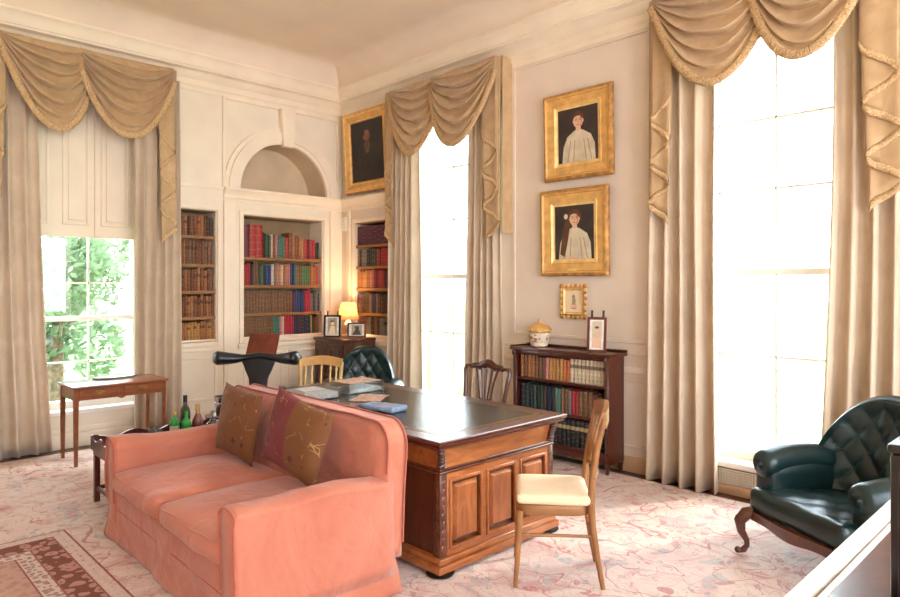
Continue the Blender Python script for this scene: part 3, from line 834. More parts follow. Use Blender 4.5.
C = [
 seq_list([(10, ['olive brown'], (.036, .038), (.235, .24), 'gilt'), (3, ['green', 'teal'], (.026, .034), (.22, .24), 'book'), (2, ['pink', 'cream'], (.024, .03), (.22, .23), 'book'), (4, ['crimson', 'maroon', 'crimson'], (.028, .036), (.225, .245), 'book'),
           (2, ['navy', 'blue'], (.03, .036), (.22, .24), 'book'), (1, ['maroon'], (.034, .036), (.23, .24), 'book'), (3, ['navy', 'dark brown', 'navy'], (.028, .036), (.22, .245), 'gilt'), (4, ['ochre', 'dark green', 'brown'], (.024, .03), (.2, .23), 'book')]),
 seq_list([(16, ['olive brown'], (.038, .040), (.265, .27), 'gilt'), (1, ['maroon'], (.03, .034), (.25, .26), 'book'), (3, ['blue', 'navy', 'blue'], (.03, .038), (.24, .275), 'book'), (1, ['blue'], (.03, .032), (.26, .27), 'book'), (3, ['crimson', 'crimson', 'purple'], (.028, .036), (.26, .28), 'book'),
           (4, ['navy', 'blue', 'grey', 'dark green'], (.026, .034), (.23, .27), 'gilt')]),
 seq_list([(1, ['red'], (.034, .036), (.24, .25), 'gilt'), (2, ['pink', 'red'], (.026, .03), (.25, .27), 'book'), (1, ['navy'], (.026, .03), (.24, .25), 'book'), (2, ['grey', 'olive brown'], (.03, .036), (.26, .28), 'book'), (2, ['dark green', 'green'], (.026, .034), (.23, .26), 'book'),
           (3, ['blue', 'navy', 'blue'], (.03, .038), (.24, .26), 'book'), (1, ['cream'], (.03, .034), (.25, .26), 'book'), (2, ['pink', 'grey'], (.026, .034), (.27, .285), 'book'), (3, ['tan', 'cream', 'ochre'], (.024, .034), (.24, .28), 'gilt'), (2, ['pink', 'brown'], (.026, .032), (.25, .27), 'book'),
           (3, ['navy', 'teal', 'blue'], (.028, .036), (.25, .275), 'book'), (2, ['tan', 'olive brown'], (.026, .03), (.24, .26), 'gilt'), (4, ['green'], (.026, .034), (.24, .26), 'book'), (3, ['tan', 'ochre', 'orange'], (.024, .03), (.23, .265), 'book')]),
 seq_list([(1, ['maroon'], (.08, .082), (.37, .38), 'book'), (2, ['red'], (.078, .084), (.385, .395), 'gilt'), (1, ['maroon'], (.02, .022), (.3, .31), 'book'), (3, ['dark green', 'green', 'dark green'], (.02, .026), (.27, .31), 'book'), (2, ['cream', 'grey'], (.018, .024), (.26, .29), 'book'), (1, ['brown'], (.03, .034), (.28, .29), 'gilt'),
           (1, ['pink'], (.03, .034), (.28, .29), 'book'), (3, ['green', 'teal', 'green'], (.028, .034), (.26, .28), 'gilt'), (1, ['red'], (.05, .054), (.25, .26), 'gilt'), (1, ['brown'], (.045, .05), (.31, .32), 'gilt'), (2, ['brown', 'tan'], (.04, .046), (.28, .3), 'gilt'), (2, ['tan', 'ochre'], (.03, .034), (.26, .28), 'gilt'),
           (1, ['red'], (.06, .064), (.24, .25), 'gilt'), (1, ['maroon'], (.024, .026), (.23, .24), 'book'), (2, ['crimson', 'red'], (.04, .046), (.24, .25), 'gilt'), (3, ['dark green', 'black', 'dark green'], (.02, .028), (.2, .24), 'gilt')]),
]
wc = ['the bottom shelf', 'the second-lowest shelf', 'the second-highest shelf', 'the top shelf']
for k in range(4):
    shelf_of_books('y', -1.383, -.315, -.016, zC[k] + .0005, .22, C[k], wc[k] + ' below the arch', 'books in the wide alcove')
Rr = [seq_pal(['dark brown', 'olive brown', 'grey', 'brown'], (.03, .042), (.215, .225), ('gilt', 'labels')),
      seq_pal(['grey', 'dark brown', 'navy', 'tan', 'maroon'], (.03, .042), (.23, .26), ('book', 'gilt')),
      seq_list([(6, ['cream', 'tan', 'ochre'], (.026, .036), (.2, .24), 'book'), (4, ['pink', 'red', 'tan'], (.03, .036), (.21, .24), 'gilt'), (12, ['maroon', 'red', 'purple'], (.03, .04), (.21, .235), 'book')]),
      seq_list([(9, ['dark brown', 'navy', 'dark green', 'grey'], (.034, .05), (.2, .235), 'gilt'), (10, ['crimson', 'red', 'maroon'], (.04, .05), (.2, .235), 'gilt')]),
      seq_list([(30, ['purple'], (.034, .036), (.235, .24), 'gilt')])]
for k in range(5):
    shelf_of_books('x', .307, 1.1, -.016, zR[k] + .0005, .2, Rr[k], where[k] + ' of lamp-side alcove', 'books in the lamp-side alcove')

# ------------------------------------------------------------------ free-standing low bookcase
LX0, LX1, LY = 3.215, 4.235, -0.30
r = thing('low_bookcase', 'dark mahogany open bookcase standing under the portraits', 'bookcase', (0, 0, 0))
zs = [.185, .46, .745]
ztop = 1.015
for x in (LX0, LX1 - .03):
    b = MB(); b.box((x, LY + .005, .09), (x + .03, -.045, ztop - .02), .003, 1); obj('side_panel', b, 'mahog', r)
b = MB(); b.box((LX0 + .03, -.06, .15), (LX1 - .03, -.048, ztop - .02)); obj('back_panel', b, 'mahog', r)
b = MB(); b.box((LX0 - .035, LY - .02, ztop - .02), (LX1 + .035, -.042, ztop + .008), .006); obj('top', b, 'mahog', r)
b = MB(); b.box((LX0 - .035, -.062, ztop + .008), (LX1 + .035, -.044, ztop + .03), .005); b.box((LX0 - .035, LY - .01, ztop + .008), (LX0 - .015, -.062, ztop + .02), .004); obj('gallery', b, 'mahog', r)
b = MB(); b.box((LX0 + .03, LY + .012, ztop - .06), (LX1 - .03, LY + .03, ztop - .02), .003); obj('frieze', b, 'mahog', r)
for k, z in enumerate(zs):
    b = MB(); b.box((LX0 + .03, LY + .012, z - .022), (LX1 - .03, -.06, z), .003, 1); obj('shelf', b, 'mahog', r)
b = MB(); b.box((LX0 + .03, LY + .015, .1), (LX1 - .03, LY + .035, .163), .004); obj('plinth', b, 'mahog', r)
for x in (LX0 + .015, LX1 - .015):
    b = MB(); b.tube([(x, LY - .002, .17), (x, LY - .002, ztop - .05)], .012, 8)
    for z in (.2, .45, .74, .95): b.ball((x, LY - .002, z), (.017, .017, .013), 8, 6)
    b.ball((x, LY - .012, ztop - .045), (.02, .018, .03), 8, 6); obj('turned_column', b, 'carve', r)
    for y in (LY + .02, -.07):
        b = MB(); b.lathe([(.020, .09), (.022, .075), (.015, .06), (.018, .03), (.011, .013)], 10, (x, y, 0)); obj('leg', b, 'mahog', r)
shelf_of_books('x', LX0 + .04, LX1 - .04, .258, zs[2] + .0005, .16, seq_list([(5, ['brown', 'tan', 'brown'], (.034, .046), (.2, .215), 'gilt'), (2, ['dark brown', 'olive brown'], (.036, .044), (.19, .2), 'book'), (4, ['cream', 'pink', 'ochre'], (.03, .042), (.185, .2), 'book'),
   (3, ['orange', 'tan', 'ochre'], (.034, .044), (.185, .205), 'gilt'), (13, ['cream'], (.036, .038), (.2, .205), 'labels')]), 'the top shelf of freestanding bookcase', 'books in the low bookcase')
shelf_of_books('x', LX0 + .04, LX1 - .04, .258, zs[1] + .0005, .16, seq_list([(3, ['navy', 'dark green', 'navy'], (.04, .05), (.21, .23), 'gilt'), (4, ['black', 'dark brown', 'dark green', 'olive brown'], (.03, .04), (.2, .225), 'book'), (2, ['navy'], (.04, .05), (.21, .225), 'book'), (2, ['teal', 'green'], (.028, .034), (.21, .22), 'book'),
   (3, ['pink', 'grey', 'olive brown'], (.03, .042), (.19, .22), 'gilt'), (2, ['red', 'crimson'], (.034, .04), (.2, .215), 'book'), (3, ['olive brown', 'dark green', 'olive brown'], (.04, .05), (.21, .225), 'gilt'), (3, ['brown', 'maroon', 'brown'], (.03, .05), (.17, .195), 'book'), (4, ['black', 'dark brown', 'navy'], (.034, .044), (.19, .215), 'gilt')]), 'the middle shelf of freestanding bookcase', 'books in the low bookcase')
shelf_of_books('x', LX0 + .04, LX1 - .04, .258, zs[0] + .0005, .16, seq_list([(30, ['black'], (.044, .046), (.225, .23), 'labels')]), 'the bottom shelf of freestanding bookcase', 'books in the low bookcase')

# ------------------------------------------------------------------ pictures
def mould_frame(b, w, h, prof):
    """picture frame moulding: prof = (inset from outer edge, height off the wall); local x across, z up, -y out of the wall"""
    for i in range(len(prof) - 1):
        (d0, y0, m0), (d1, y1, m1) = prof[i], prof[i + 1]; b.mi = m0
        def C_(d): return [(-w / 2 + d, -h / 2 + d), (w / 2 - d, -h / 2 + d), (w / 2 - d, h / 2 - d), (-w / 2 + d, h / 2 - d)]
        O, I = C_(d0), C_(d1)
        for k in range(4):
            l = (k + 1) % 4
            b.bm.faces.new([b.bm.verts.new(p) for p in ((O[k][0], -y0, O[k][1]), (O[l][0], -y0, O[l][1]), (I[l][0], -y1, I[l][1]), (I[k][0], -y1, I[k][1]))]).material_index = m0
def ell(b, cx, cz, rx, rz, y, n=20, a0=0, a1=2 * PI):
    f = b.bm.faces.new([b.bm.verts.new((cx + rx * math.cos(a0 + (a1 - a0) * i / n), -y, cz + rz * math.sin(a0 + (a1 - a0) * i / n))) for i in range(n)]); f.material_index = b.mi
def polyf(b, pts, y):
    f = b.bm.faces.new([b.bm.verts.new((x, -y, z)) for x, z in pts]); f.material_index = b.mi
M['p_dark'] = plain('painted_dark_ground', (52, 40, 38), 0.5, nscale=5, namp=0.2)
M['p_black'] = plain('painted_black_ground', (24, 20, 20), 0.5, nscale=6, namp=0.3)
M['p_skin'] = plain('painted_skin', (228, 180, 148), 0.5, nscale=10, namp=0.04)
M['p_skin2'] = plain('painted_skin_dim', (128, 84, 60), 0.5, nscale=25, namp=0.15)
M['p_white'] = plain('painted_white_shirt', (208, 192, 164), 0.5, nscale=10, namp=0.05)
M['p_hair'] = plain('painted_brown_hair', (92, 56, 34), 0.5, nscale=16, namp=0.12)
M['p_shade'] = plain('painted_fold', (168, 148, 120), 0.5, nscale=10, namp=0.05)
M['p_collar'] = plain('painted_collar', (214, 200, 176), 0.5, nscale=10, namp=.04)
M['p_skinsh'] = plain('painted_skin_shadow', (196, 138, 106), 0.5, nscale=10, namp=.05)
M['p_red'] = plain('painted_lips', (150, 70, 58), 0.5)
def portrait(name, label, loc, w, h, prof, kind, rx=0.0, rz=0.0):
    r = thing(name, label, 'picture', loc, rz); r.rotation_euler = (rx, 0, rz)
    b = MB(); mould_frame(b, w, h, [(0, 0.004, 2), *prof]); 
    b.mi = 2; b.box((-w / 2 + .01, -.012, -h / 2 + .01), (w / 2 - .01, -.004, h / 2 - .01)); obj('frame', b, ['gold', 'goldlt', 'golddk'], r, smooth=20)
    d, y = prof[-1][0], prof[-1][1]; cw, ch = w - 2 * d, h - 2 * d
    b = MB(); b.mi = 0; polyf(b, [(-cw / 2, -ch / 2), (cw / 2, -ch / 2), (cw / 2, ch / 2), (-cw / 2, ch / 2)], y)
    e = .0012
    if kind in ('boy', 'girl'):
        b.mi = 2; polyf(b, [(-.40 * cw, -.498 * ch), (.44 * cw, -.498 * ch), (.42 * cw, -.2 * ch), (.33 * cw, -.03 * ch), (.12 * cw, .08 * ch), (-.08 * cw, .08 * ch), (-.26 * cw, -.02 * ch), (-.36 * cw, -.2 * ch)], y + e)
        b.mi = 5
        for s in (-.27, -.12, .2, .33): polyf(b, [(s * cw, -.49 * ch), (s * cw + .025 * cw, -.49 * ch), (s * cw * .7 + .03 * cw, -.1 * ch), (s * cw * .7, -.1 * ch)], y + 2 * e)
        b.mi = 1; polyf(b, [(-.05 * cw, .06 * ch), (.09 * cw, .06 * ch), (.07 * cw, .2 * ch), (-.03 * cw, .2 * ch)], y + 2 * e)
        if kind == 'girl':
            b.mi = 3; ell(b, .02 * cw, .28 * ch, .175 * cw, .15 * ch, y + 1.5 * e)
            polyf(b, [(-.19 * cw, .3 * ch), (-.08 * cw, .22 * ch), (-.14 * cw, -.1 * ch), (-.24 * cw, -.46 * ch), (-.36 * cw, -.4 * ch), (-.3 * cw, -.05 * ch)], y + 2.2 * e)
            b.mi = 2; ell(b, -.2 * cw, .3 * ch, .05 * cw, .05 * ch, y + 4 * e)
            b.mi = 1; ell(b, -.02 * cw, -.47 * ch, .1 * cw, .03 * ch, y + 4 * e)
        else:
            b.mi = 3; ell(b, .02 * cw, .325 * ch, .14 * cw, .11 * ch, y + 1.5 * e)
        b.mi = 6; polyf(b, [(-.07 * cw, .075 * ch), (.11 * cw, .075 * ch), (.08 * cw, -.01 * ch), (.02 * cw, .03 * ch), (-.04 * cw, -.01 * ch)], y + 3.5 * e)
        b.mi = 1; ell(b, .02 * cw, .25 * ch, .125 * cw, .13 * ch, y + 3 * e)
        for s in (-1, 1): ell(b, .02 * cw + s * .118 * cw, .245 * ch, .018 * cw, .032 * ch, y + 2.5 * e)
        b.mi = 7; polyf(b, [(.065 * cw, .36 * ch), (.12 * cw, .32 * ch), (.132 * cw, .24 * ch), (.09 * cw, .155 * ch), (.05 * cw, .135 * ch), (.085 * cw, .22 * ch)], y + 3.4 * e)
        polyf(b, [(.022 * cw, .27 * ch), (.036 * cw, .225 * ch), (.012 * cw, .222 * ch)], y + 3.8 * e)
        b.mi = 3
        polyf(b, [(-.105 * cw, .26 * ch), (-.075 * cw, .325 * ch), (.0 * cw, .345 * ch), (.08 * cw, .335 * ch), (.13 * cw, .27 * ch), (.155 * cw, .33 * ch), (.12 * cw, .40 * ch), (.03 * cw, .43 * ch), (-.07 * cw, .405 * ch), (-.115 * cw, .34 * ch)], y + 4 * e)
        for s in (-1, 1):
            ell(b, .02 * cw + s * .05 * cw, .268 * ch, .018 * cw, .009 * ch, y + 4 * e, 10)
            polyf(b, [(.02 * cw + s * .03 * cw, .29 * ch), (.02 * cw + s * .075 * cw, .293 * ch), (.02 * cw + s * .075 * cw, .287 * ch), (.02 * cw + s * .03 * cw, .283 * ch)], y + 4 * e)
        b.mi = 4; ell(b, .02 * cw, .18 * ch, .033 * cw, .008 * ch, y + 4 * e, 10)
        mats = ['p_dark', 'p_skin', 'p_white', 'p_hair', 'p_red', 'p_shade', 'p_collar', 'p_skinsh']
    else:
        b.mi = 3; polyf(b, [(-.36 * cw, -.49 * ch), (.38 * cw, -.49 * ch), (.3 * cw, .06 * ch), (.08 * cw, .16 * ch), (-.1 * cw, .16 * ch), (-.28 * cw, .05 * ch)], y + e)
        b.mi = 1; ell(b, 0, .27 * ch, .12 * cw, .1 * ch, y + 2 * e)
        b.mi = 2; polyf(b, [(-.06 * cw, .175 * ch), (.06 * cw, .175 * ch), (.11 * cw, .08 * ch), (.04 * cw, -.04 * ch), (-.03 * cw, -.04 * ch), (-.1 * cw, .08 * ch)], y + 1.5 * e)
        b.mi = 3; polyf(b, [(-.13 * cw, .29 * ch), (-.09 * cw, .24 * ch), (-.05 * cw, .345 * ch), (.06 * cw, .345 * ch), (.1 * cw, .25 * ch), (.13 * cw, .3 * ch), (.07 * cw, .39 * ch), (-.07 * cw, .39 * ch)], y + 3 * e)
        mats = ['p_black', 'p_skin2', plain('painted_cravat', (92, 66, 46), 0.5, nscale=10, namp=.15), plain('painted_dark_coat', (34, 26, 24), 0.5, nscale=12, namp=.2)]
    obj('canvas', b, mats, r, smooth=0)
    if kind in ('boy', 'girl'):
        b = MB(); b.box((-.05, -prof[2][1] - .004, -h / 2 + .045), (.05, -prof[2][1] + .004, -h / 2 + .07), .002, 1); obj('name_plate', b, 'goldlt', r)
    return r
PF = [(0, .03, 2), (.012, .05, 2), (.03, .055, 0), (.045, .045, 2), (.05, .04, 0), (.115, .03, 0), (.12, .036, 1), (.14, .02, 1), (.155, .018, 0)]
portrait('boy_portrait', 'gilt-framed portrait of a child in a white shirt, upper of two on the wall', (3.765, -.035, 2.968), .74, .80, PF, 'boy', R(1.5))
portrait('girl_portrait', 'gilt-framed portrait of a long-haired child in white, lower of two on the wall', (3.725, -.035, 2.082), .735, .80, PF, 'girl', R(1.0))
PO = [(0, .03, 2), (.015, .06, 0), (.045, .07, 1), (.06, .06, 0), (.10, .035, 0), (.115, .04, 1), (.13, .025, 2), (.14, .02, 2)]
portrait('old_portrait', 'dark old portrait in a gold frame in the corner above the lamp', (.655, -.06, 3.275), .92, 1.02, PO, 'old', R(3.0))

# small ornate frame
r = thing('ornate_frame', 'small ornate pierced gilt frame hanging under the two portraits', 'picture', (3.705, -.022, 1.450))
b = MB(); w, h = .25, .275
mould_frame(b, w, h, [(0, .0, 0), (.004, .018, 0), (.02, .022, 1), (.032, .012, 0), (.036, .008, 0)])
for i in range(11):
    for s in (-1, 1):
        for (cx, cz) in ((s * (w / 2 + .004), -h / 2 + h * i / 10), (-w / 2 + w * i / 10, s * (h / 2 + .004))):
            rr = .014 + .007 * ((i * 7 + (s > 0) * 3) % 3 == 0)
            b.mi = i % 2; b.ball((cx, -.012, cz), (rr, .012, rr), 8, 5)
for s in (-1, 1):
    for t in (-1, 1): b.ball((s * w / 2, -.014, t * h / 2), (.026, .014, .026), 9, 6)
obj('frame', b, ['golddk', 'goldlt'], r)
b = MB(); polyf(b, [(-.09, -.105), (.09, -.105), (.09, .105), (-.09, .105)], .008); b.mi = 1
polyf(b, [(-.03, -.07), (.03, -.07), (.02, -.02), (.025, .02), (-.015, .02), (-.02, -.02)], .009); ell(b, .0, .04, .018, .022, .0095); b.mi = 2; polyf(b, [(-.04, -.03), (.04, -.03), (.03, -.06), (-.03, -.06)], .0098)
obj('print', b, ['cream', 'p_shade', 'p_skin'], r, smooth=0)

def easel_frame(name, label, loc, w, h, rz, lean, fm, im, posts=None, cat='photograph'):
    """framed photograph leaning on its strut; local -y is the front, base on z = 0"""
    r = thing(name, label, cat, loc, rz)
    Mx = Matrix.Rotation(-lean, 4, 'X')
    b = MB(); t = .022
    for lo, hi in (((-w / 2, -.008, 0), (-w / 2 + t, .008, h)), ((w / 2 - t, -.008, 0), (w / 2, .008, h)), ((-w / 2 + t, -.008, 0), (w / 2 - t, .008, t)), ((-w / 2 + t, -.008, h - t), (w / 2 - t, .008, h))):
        b.box(lo, hi, .003, 1, mat=Mx)
    obj('frame', b, fm, r)
    b = MB(); b.box((-w / 2 + t, -.002, t), (w / 2 - t, .004, h - t), mat=Mx)
    b.mi = 1; iw = w - 2 * t; ih = h - 2 * t; st = len(b.bm.verts); m2 = .16 * iw
    polyf(b, [(-iw / 2 + m2, t + .06 * ih), (iw / 2 - m2, t + .06 * ih), (iw / 2 - m2, t + .94 * ih), (-iw / 2 + m2, t + .94 * ih)], .003)
    b.mi = 2; polyf(b, [(-iw * .3, t + .07 * ih), (iw * .28, t + .07 * ih), (iw * .18, t + .5 * ih), (-iw * .1, t + .52 * ih)], .0035); ell(b, .03 * iw, t + .64 * ih, .13 * iw, .13 * iw, .0036)
    b.mi = 3; ell(b, .0, t + .74 * ih, .16 * iw, .09 * iw, .0034)
    b.bm.verts.ensure_lookup_table()
    for v in b.bm.verts[st:]: v.co = Mx @ v.co
    obj('photograph', b, ['paper'] + im, r, smooth=0)
    b = MB()
    if posts:
        for s in (-1, 1):
            b.tube([Mx @ Vector((s * w * .3, .016, .007)), Mx @ Vector((s * w * .3, .016, h + posts))], .010, 8)
        b.tube([Mx @ Vector((-w * .3, .016, h * .25)), Mx @ Vector((w * .3, .016, h * .25))], .008, 8)
        ytop = (Mx @ Vector((0, .02, h * .8)))
        b.tube([ytop, (0, ytop.y + .08, .012)], .007, 8)
        obj('easel', b, 'dark', r)
    else:
        ytop = (Mx @ Vector((0, .012, h * .7)))
        b.box((-.02, -.003, -h * .68), (.02, .003, 0), mat=Matrix.Translation(ytop) @ Matrix.Rotation(R(22), 4, 'X')); obj('strut', b, 'dark', r)
    return r
ZT = ztop + .011
easel_frame('photo_on_easel', 'tall red-brown photo frame on a black easel standing on the low bookcase', (4.085, -.24, ZT), .165, .30, R(20), R(7), 'leatherbrown', ['p_white', 'p_skin', 'p_hair'], .06)
# lidded jar
r = thing('lidded_jar', 'round painted ceramic jar with a gilt lid on the low bookcase', 'jar', (3.42, -.17, ZT))
b = MB(); b.lathe([(0.001, 0), (.075, 0), (.09, .01), (.10, .06), (.112, .12), (.116, .155), (.11, .165), (.001, .166)], 24); obj('bowl', b, 'ceramic', r)
b = MB(); b.lathe([(.118, .168), (.126, .18), (.122, .195), (.128, .205), (.12, .22), (.1, .232), (.108, .238), (.09, .25), (.04, .262), (.02, .27), (.012, .29), (.018, .305), (.006, .33), (0, .335)], 24)
for i in range(12):
    a = 2 * PI * i / 12; b.ball((.124 * math.cos(a), .124 * math.sin(a), .2), (.012, .012, .022), 6, 5)
obj('lid', b, 'gold', r)
M['floral'] = band_mat('painted_flowers', (230, 212, 186), (176, 120, 96), (130, 150, 120), 22, .28)
b = MB(); b.lathe([(.1015, .055), (.1135, .12), (.117, .15)], 24); 
bmesh.ops.delete(b.bm, geom=[f for f in b.bm.faces if len(f.verts) > 4], context='FACES_ONLY'); obj('painted_band', b, 'floral', r)
r.scale = (.86, .86, .80)
# wall devices
r = thing('wall_socket', 'white double wall socket low behind the bookcase by the desk', 'socket', (3.608, -.0262, .062))
# (sits under the shelf, on the skirting)
b = MB(); b.box((-.07, -.012, -.045), (.07, 0, .045), .004); obj('plate', b, 'plastic', r)
b = MB()
for s in (-.035, .035):
    for dx, dz in ((0, .012), (-.01, -.012), (.01, -.012)): b.box((s + dx - .003, -.0135, dz - .005), (s + dx + .003, -.0115, dz + .005))
obj('pin_holes', b, 'dark', r)
r = thing('motion_detector', 'small white sensor box fixed on the wall in the corner above the lamp', 'sensor', (.09, -.002, 2.40))
b = MB(); b.box((-.045, -.035, -.09), (.045, 0, .09), .008); obj('case', b, 'plastic', r)
b = MB(); b.box((-.02, -.038, .03), (.02, -.034, .045), .001, 1); obj('slot', b, 'paper', r)
# ------------------------------------------------------------------ furniture
FZ = 0.0125    # top of the carpet
FC = FZ + .006
# --- partners' desk
DX0, DX1, DY0, DY1, DZ = 2.46, 4.70, -2.66, -1.53, 0.765
r = thing('partners_desk', 'large walnut partners desk with black leather top behind the pink sofa', 'desk', ((DX0 + DX1) / 2, (DY0 + DY1) / 2, FZ))
hx, hy = (DX1 - DX0) / 2, (DY1 - DY0) / 2; DZ -= FZ
b = MB()
prof = [(0, DZ), (0.006, DZ - .006), (0.006, DZ - .02), (-0.004, DZ - .028), (-.012, DZ - .036), (-.012, DZ - .044), (-.04, DZ - .058), (-.055, DZ - .066)]
rings = [[b.bm.verts.new((sx * (hx + o), sy * (hy + o), z)) for sx, sy in ((-1, -1), (1, -1), (1, 1), (-1, 1))] for o, z in prof]
for A, B in zip(rings, rings[1:]):
    for k in range(4): b.bm.faces.new((A[k], A[(k + 1) % 4], B[(k + 1) % 4], B[k]))
b.bm.faces.new(rings[-1]); inn = [b.bm.verts.new((sx * (hx - .10), sy * (hy - .10), DZ)) for sx, sy in ((-1, -1), (1, -1), (1, 1), (-1, 1))]
for k in range(4): b.bm.faces.new((rings[0][k], rings[0][(k + 1) % 4], inn[(k + 1) % 4], inn[k]))
low = [b.bm.verts.new((v.co.x, v.co.y, DZ - .003)) for v in inn]
for k in range(4): b.bm.faces.new((inn[k], inn[(k + 1) % 4], low[(k + 1) % 4], low[k]))
b.bm.faces.new(low)
obj('desk_top', b, 'mahog', r, smooth=25)
b = MB(); b.box((-hx + .101, -hy + .101, DZ - .0028), (hx - .101, hy - .101, DZ + .0002)); b.mi = 1
for d, w in ((.012, .004), (.022, .009), (.036, .003)):
    for lo, hi in (((-hx + .1 + d, -hy + .1 + d), (hx - .1 - d, -hy + .1 + d + w)), ((-hx + .1 + d, hy - .1 - d - w), (hx - .1 - d, hy - .1 - d)), ((-hx + .1 + d, -hy + .1 + d), (-hx + .1 + d + w, hy - .1 - d)), ((hx - .1 - d - w, -hy + .1 + d), (hx - .1 - d, hy - .1 - d))):
        b.box((*lo, DZ), (*hi, DZ + .0006))
obj('leather_inset', b, ['desktop', 'brass'], r, smooth=0)
ex, ey = hx - .06, hy - .06   # body half sizes
b = MB(); b.box((-ex + .012, -ey + .012, .57), (ex - .012, ey - .012, DZ - .066), .002, 1); obj('frieze', b, 'walnutx', r)
b = MB(); b.box((-ex - .005, -ey - .005, .553), (ex + .005, ey + .005, .57), .006); b.box((-ex - .002, -ey - .002, .575), (ex + .002, ey + .002, .582), .003); obj('frieze_moulding', b, 'walnutd', r)
pw = .62
for s in (-1, 1):
    x0, x1 = (ex - pw, ex) if s > 0 else (-ex, -ex + pw)
    b = MB(); b.box((x0 + .02, -ey + .02, .10), (x1 - .02, ey - .02, .553)); ped = obj('pedestal', b, 'walnutd', r, smooth=0)
    b = MB()
    b.box((x0 - .03, -ey - .03, .022), (x1 + .03, ey + .03, .065), .008); b.box((x0 - .015, -ey - .015, .065), (x1 + .015, ey + .015, .10), .01)
    obj('plinth', b, 'walnutx', r)
    # framed end with three raised panels
    sx = s; xe = (x1 - .02) if s > 0 else (x0 + .02)
    def xb(b, d0, d1, ya, yb, za, zb, bev=.003):
        p, q = xe + sx * d0, xe + sx * d1; b.box((min(p, q), ya, za), (max(p, q), yb, zb), bev, 1)
    b = MB(); W = 2 * (ey - .055); px = W / 3
    edges = [-ey + .055 + px * i for i in range(4)]
    for i, e in enumerate(edges):
        xb(b, 0, .02, e - .022 if i else e, e + .022 if i < 3 else e, .10, .553)
    xb(b, 0, .0195, edges[0], edges[3], .10, .135); xb(b, 0, .0195, edges[0], edges[3], .515, .553)
    obj('end_frame', b, 'walnutx', r)
    for i in range(3):
        ya, yb, za, zb = edges[i] + .03, edges[i + 1] - .03, .145, .505
        b = MB()
        for d, z0, z1, h in ((0, 0, 0, .014),):
            frame = [(ya, yb, za, zb)]
        def ring(b, y0, y1, c0, c1, w, h):
            for lo, hi in (((y0, c0), (y0 + w, c1)), ((y1 - w, c0), (y1, c1)), ((y0 + w, c0), (y1 - w, c0 + w)), ((y0 + w, c1 - w), (y1 - w, c1))):
                p, q = xe + sx * .0, xe + sx * h; b.box((min(p, q), lo[0], lo[1]), (max(p, q), hi[0], hi[1]), .005, 2)
        ring(b, ya - .012, yb + .012, za - .014, zb + .014, .018, .027)
        # raised field with chamfered border
        y0, y1, c0, c1 = ya + .022, yb - .022, za + .022, zb - .022; k = .018
        A = [b.bm.verts.new((xe + sx * .003, y, z)) for y, z in ((y0, c0), (y1, c0), (y1, c1), (y0, c1))]
        Bv = [b.bm.verts.new((xe + sx * .026, y, z)) for y, z in ((y0 + k, c0 + k), (y1 - k, c0 + k), (y1 - k, c1 - k), (y0 + k, c1 - k))]
        for q in range(4): b.bm.faces.new((A[q], A[(q + 1) % 4], Bv[(q + 1) % 4], Bv[q]))
        b.bm.faces.new(Bv)
        obj('panel', b, 'walnut', r, smooth=25)
    # carved corner pilasters, brackets and bun feet
    for t in (-1, 1):
        for xx, sg in ((x0, -1), (x1, 1)):
            outer = (sg == s)
            b = MB(); xp = xx - sg * .028; yp = t * (ey - .028)
            b.box((xp - .028, yp - .028, .10), (xp + .028, yp + .028, .553), .006)
            if outer:
                for kz in range(9):
                    zz = .14 + kz * .045; rr = .016 if kz % 2 else .022
                    b.ball((xp + sg * .026, yp, zz), (.006, rr * .8, .026), 8, 6); b.ball((xp, yp + t * .026, zz), (rr * .8, .006, .026), 8, 6)
            obj('corner_pilaster', b, 'walnutd', r)
            if outer:
                b = MB()
                for q in range(7):
                    a = q / 6; b.ball((xp + sg * (.012 + .03 * a), yp + t * (.0 + .028 * a), .59 + .105 * a), (.028 - .008 * a, .028 - .008 * a, .018), 9, 6)
                b.ball((xp + sg * .038, yp + t * .03, .675), (.022, .022, .02), 9, 6); b.ball((xp + sg * .02, yp + t * .014, .60), (.024, .024, .022), 9, 6)
                obj('carved_bracket', b, 'carve', r)
        for xx in (x0 + .03, x1 - .03):
            b = MB(); b.lathe([(.001, 0), (.05, 0), (.075, .006), (.08, .013), (.06, .0215), (.001, .0218)], 18, (xx, t * (ey - .03), 0)); obj('foot', b, 'dark', r)

# --- sofa
SX, SY, SR = 3.665, -3.255, R(-1.5)
r = thing('sofa', 'coral pink two-seat sofa with loose linen slipcover, two silk cushions on it', 'sofa', (SX, SY, FZ), SR); r.scale = (1, 1.06, 1)
W2 = .935
def wob(p, a=.006, s=4):
    return Vector((noise.noise(p * s), noise.noise(p * s + Vector((5, 1, 2))), noise.noise(p * s + Vector((1, 8, 3))))) * a
b = MB(); b.rbox((-W2 + .06, -.428, .14), (W2 - .06, .40, .335), .02, (24, 10, 5), wr=.007, ws=6); obj('base', b, 'sofa', r, smooth=180)
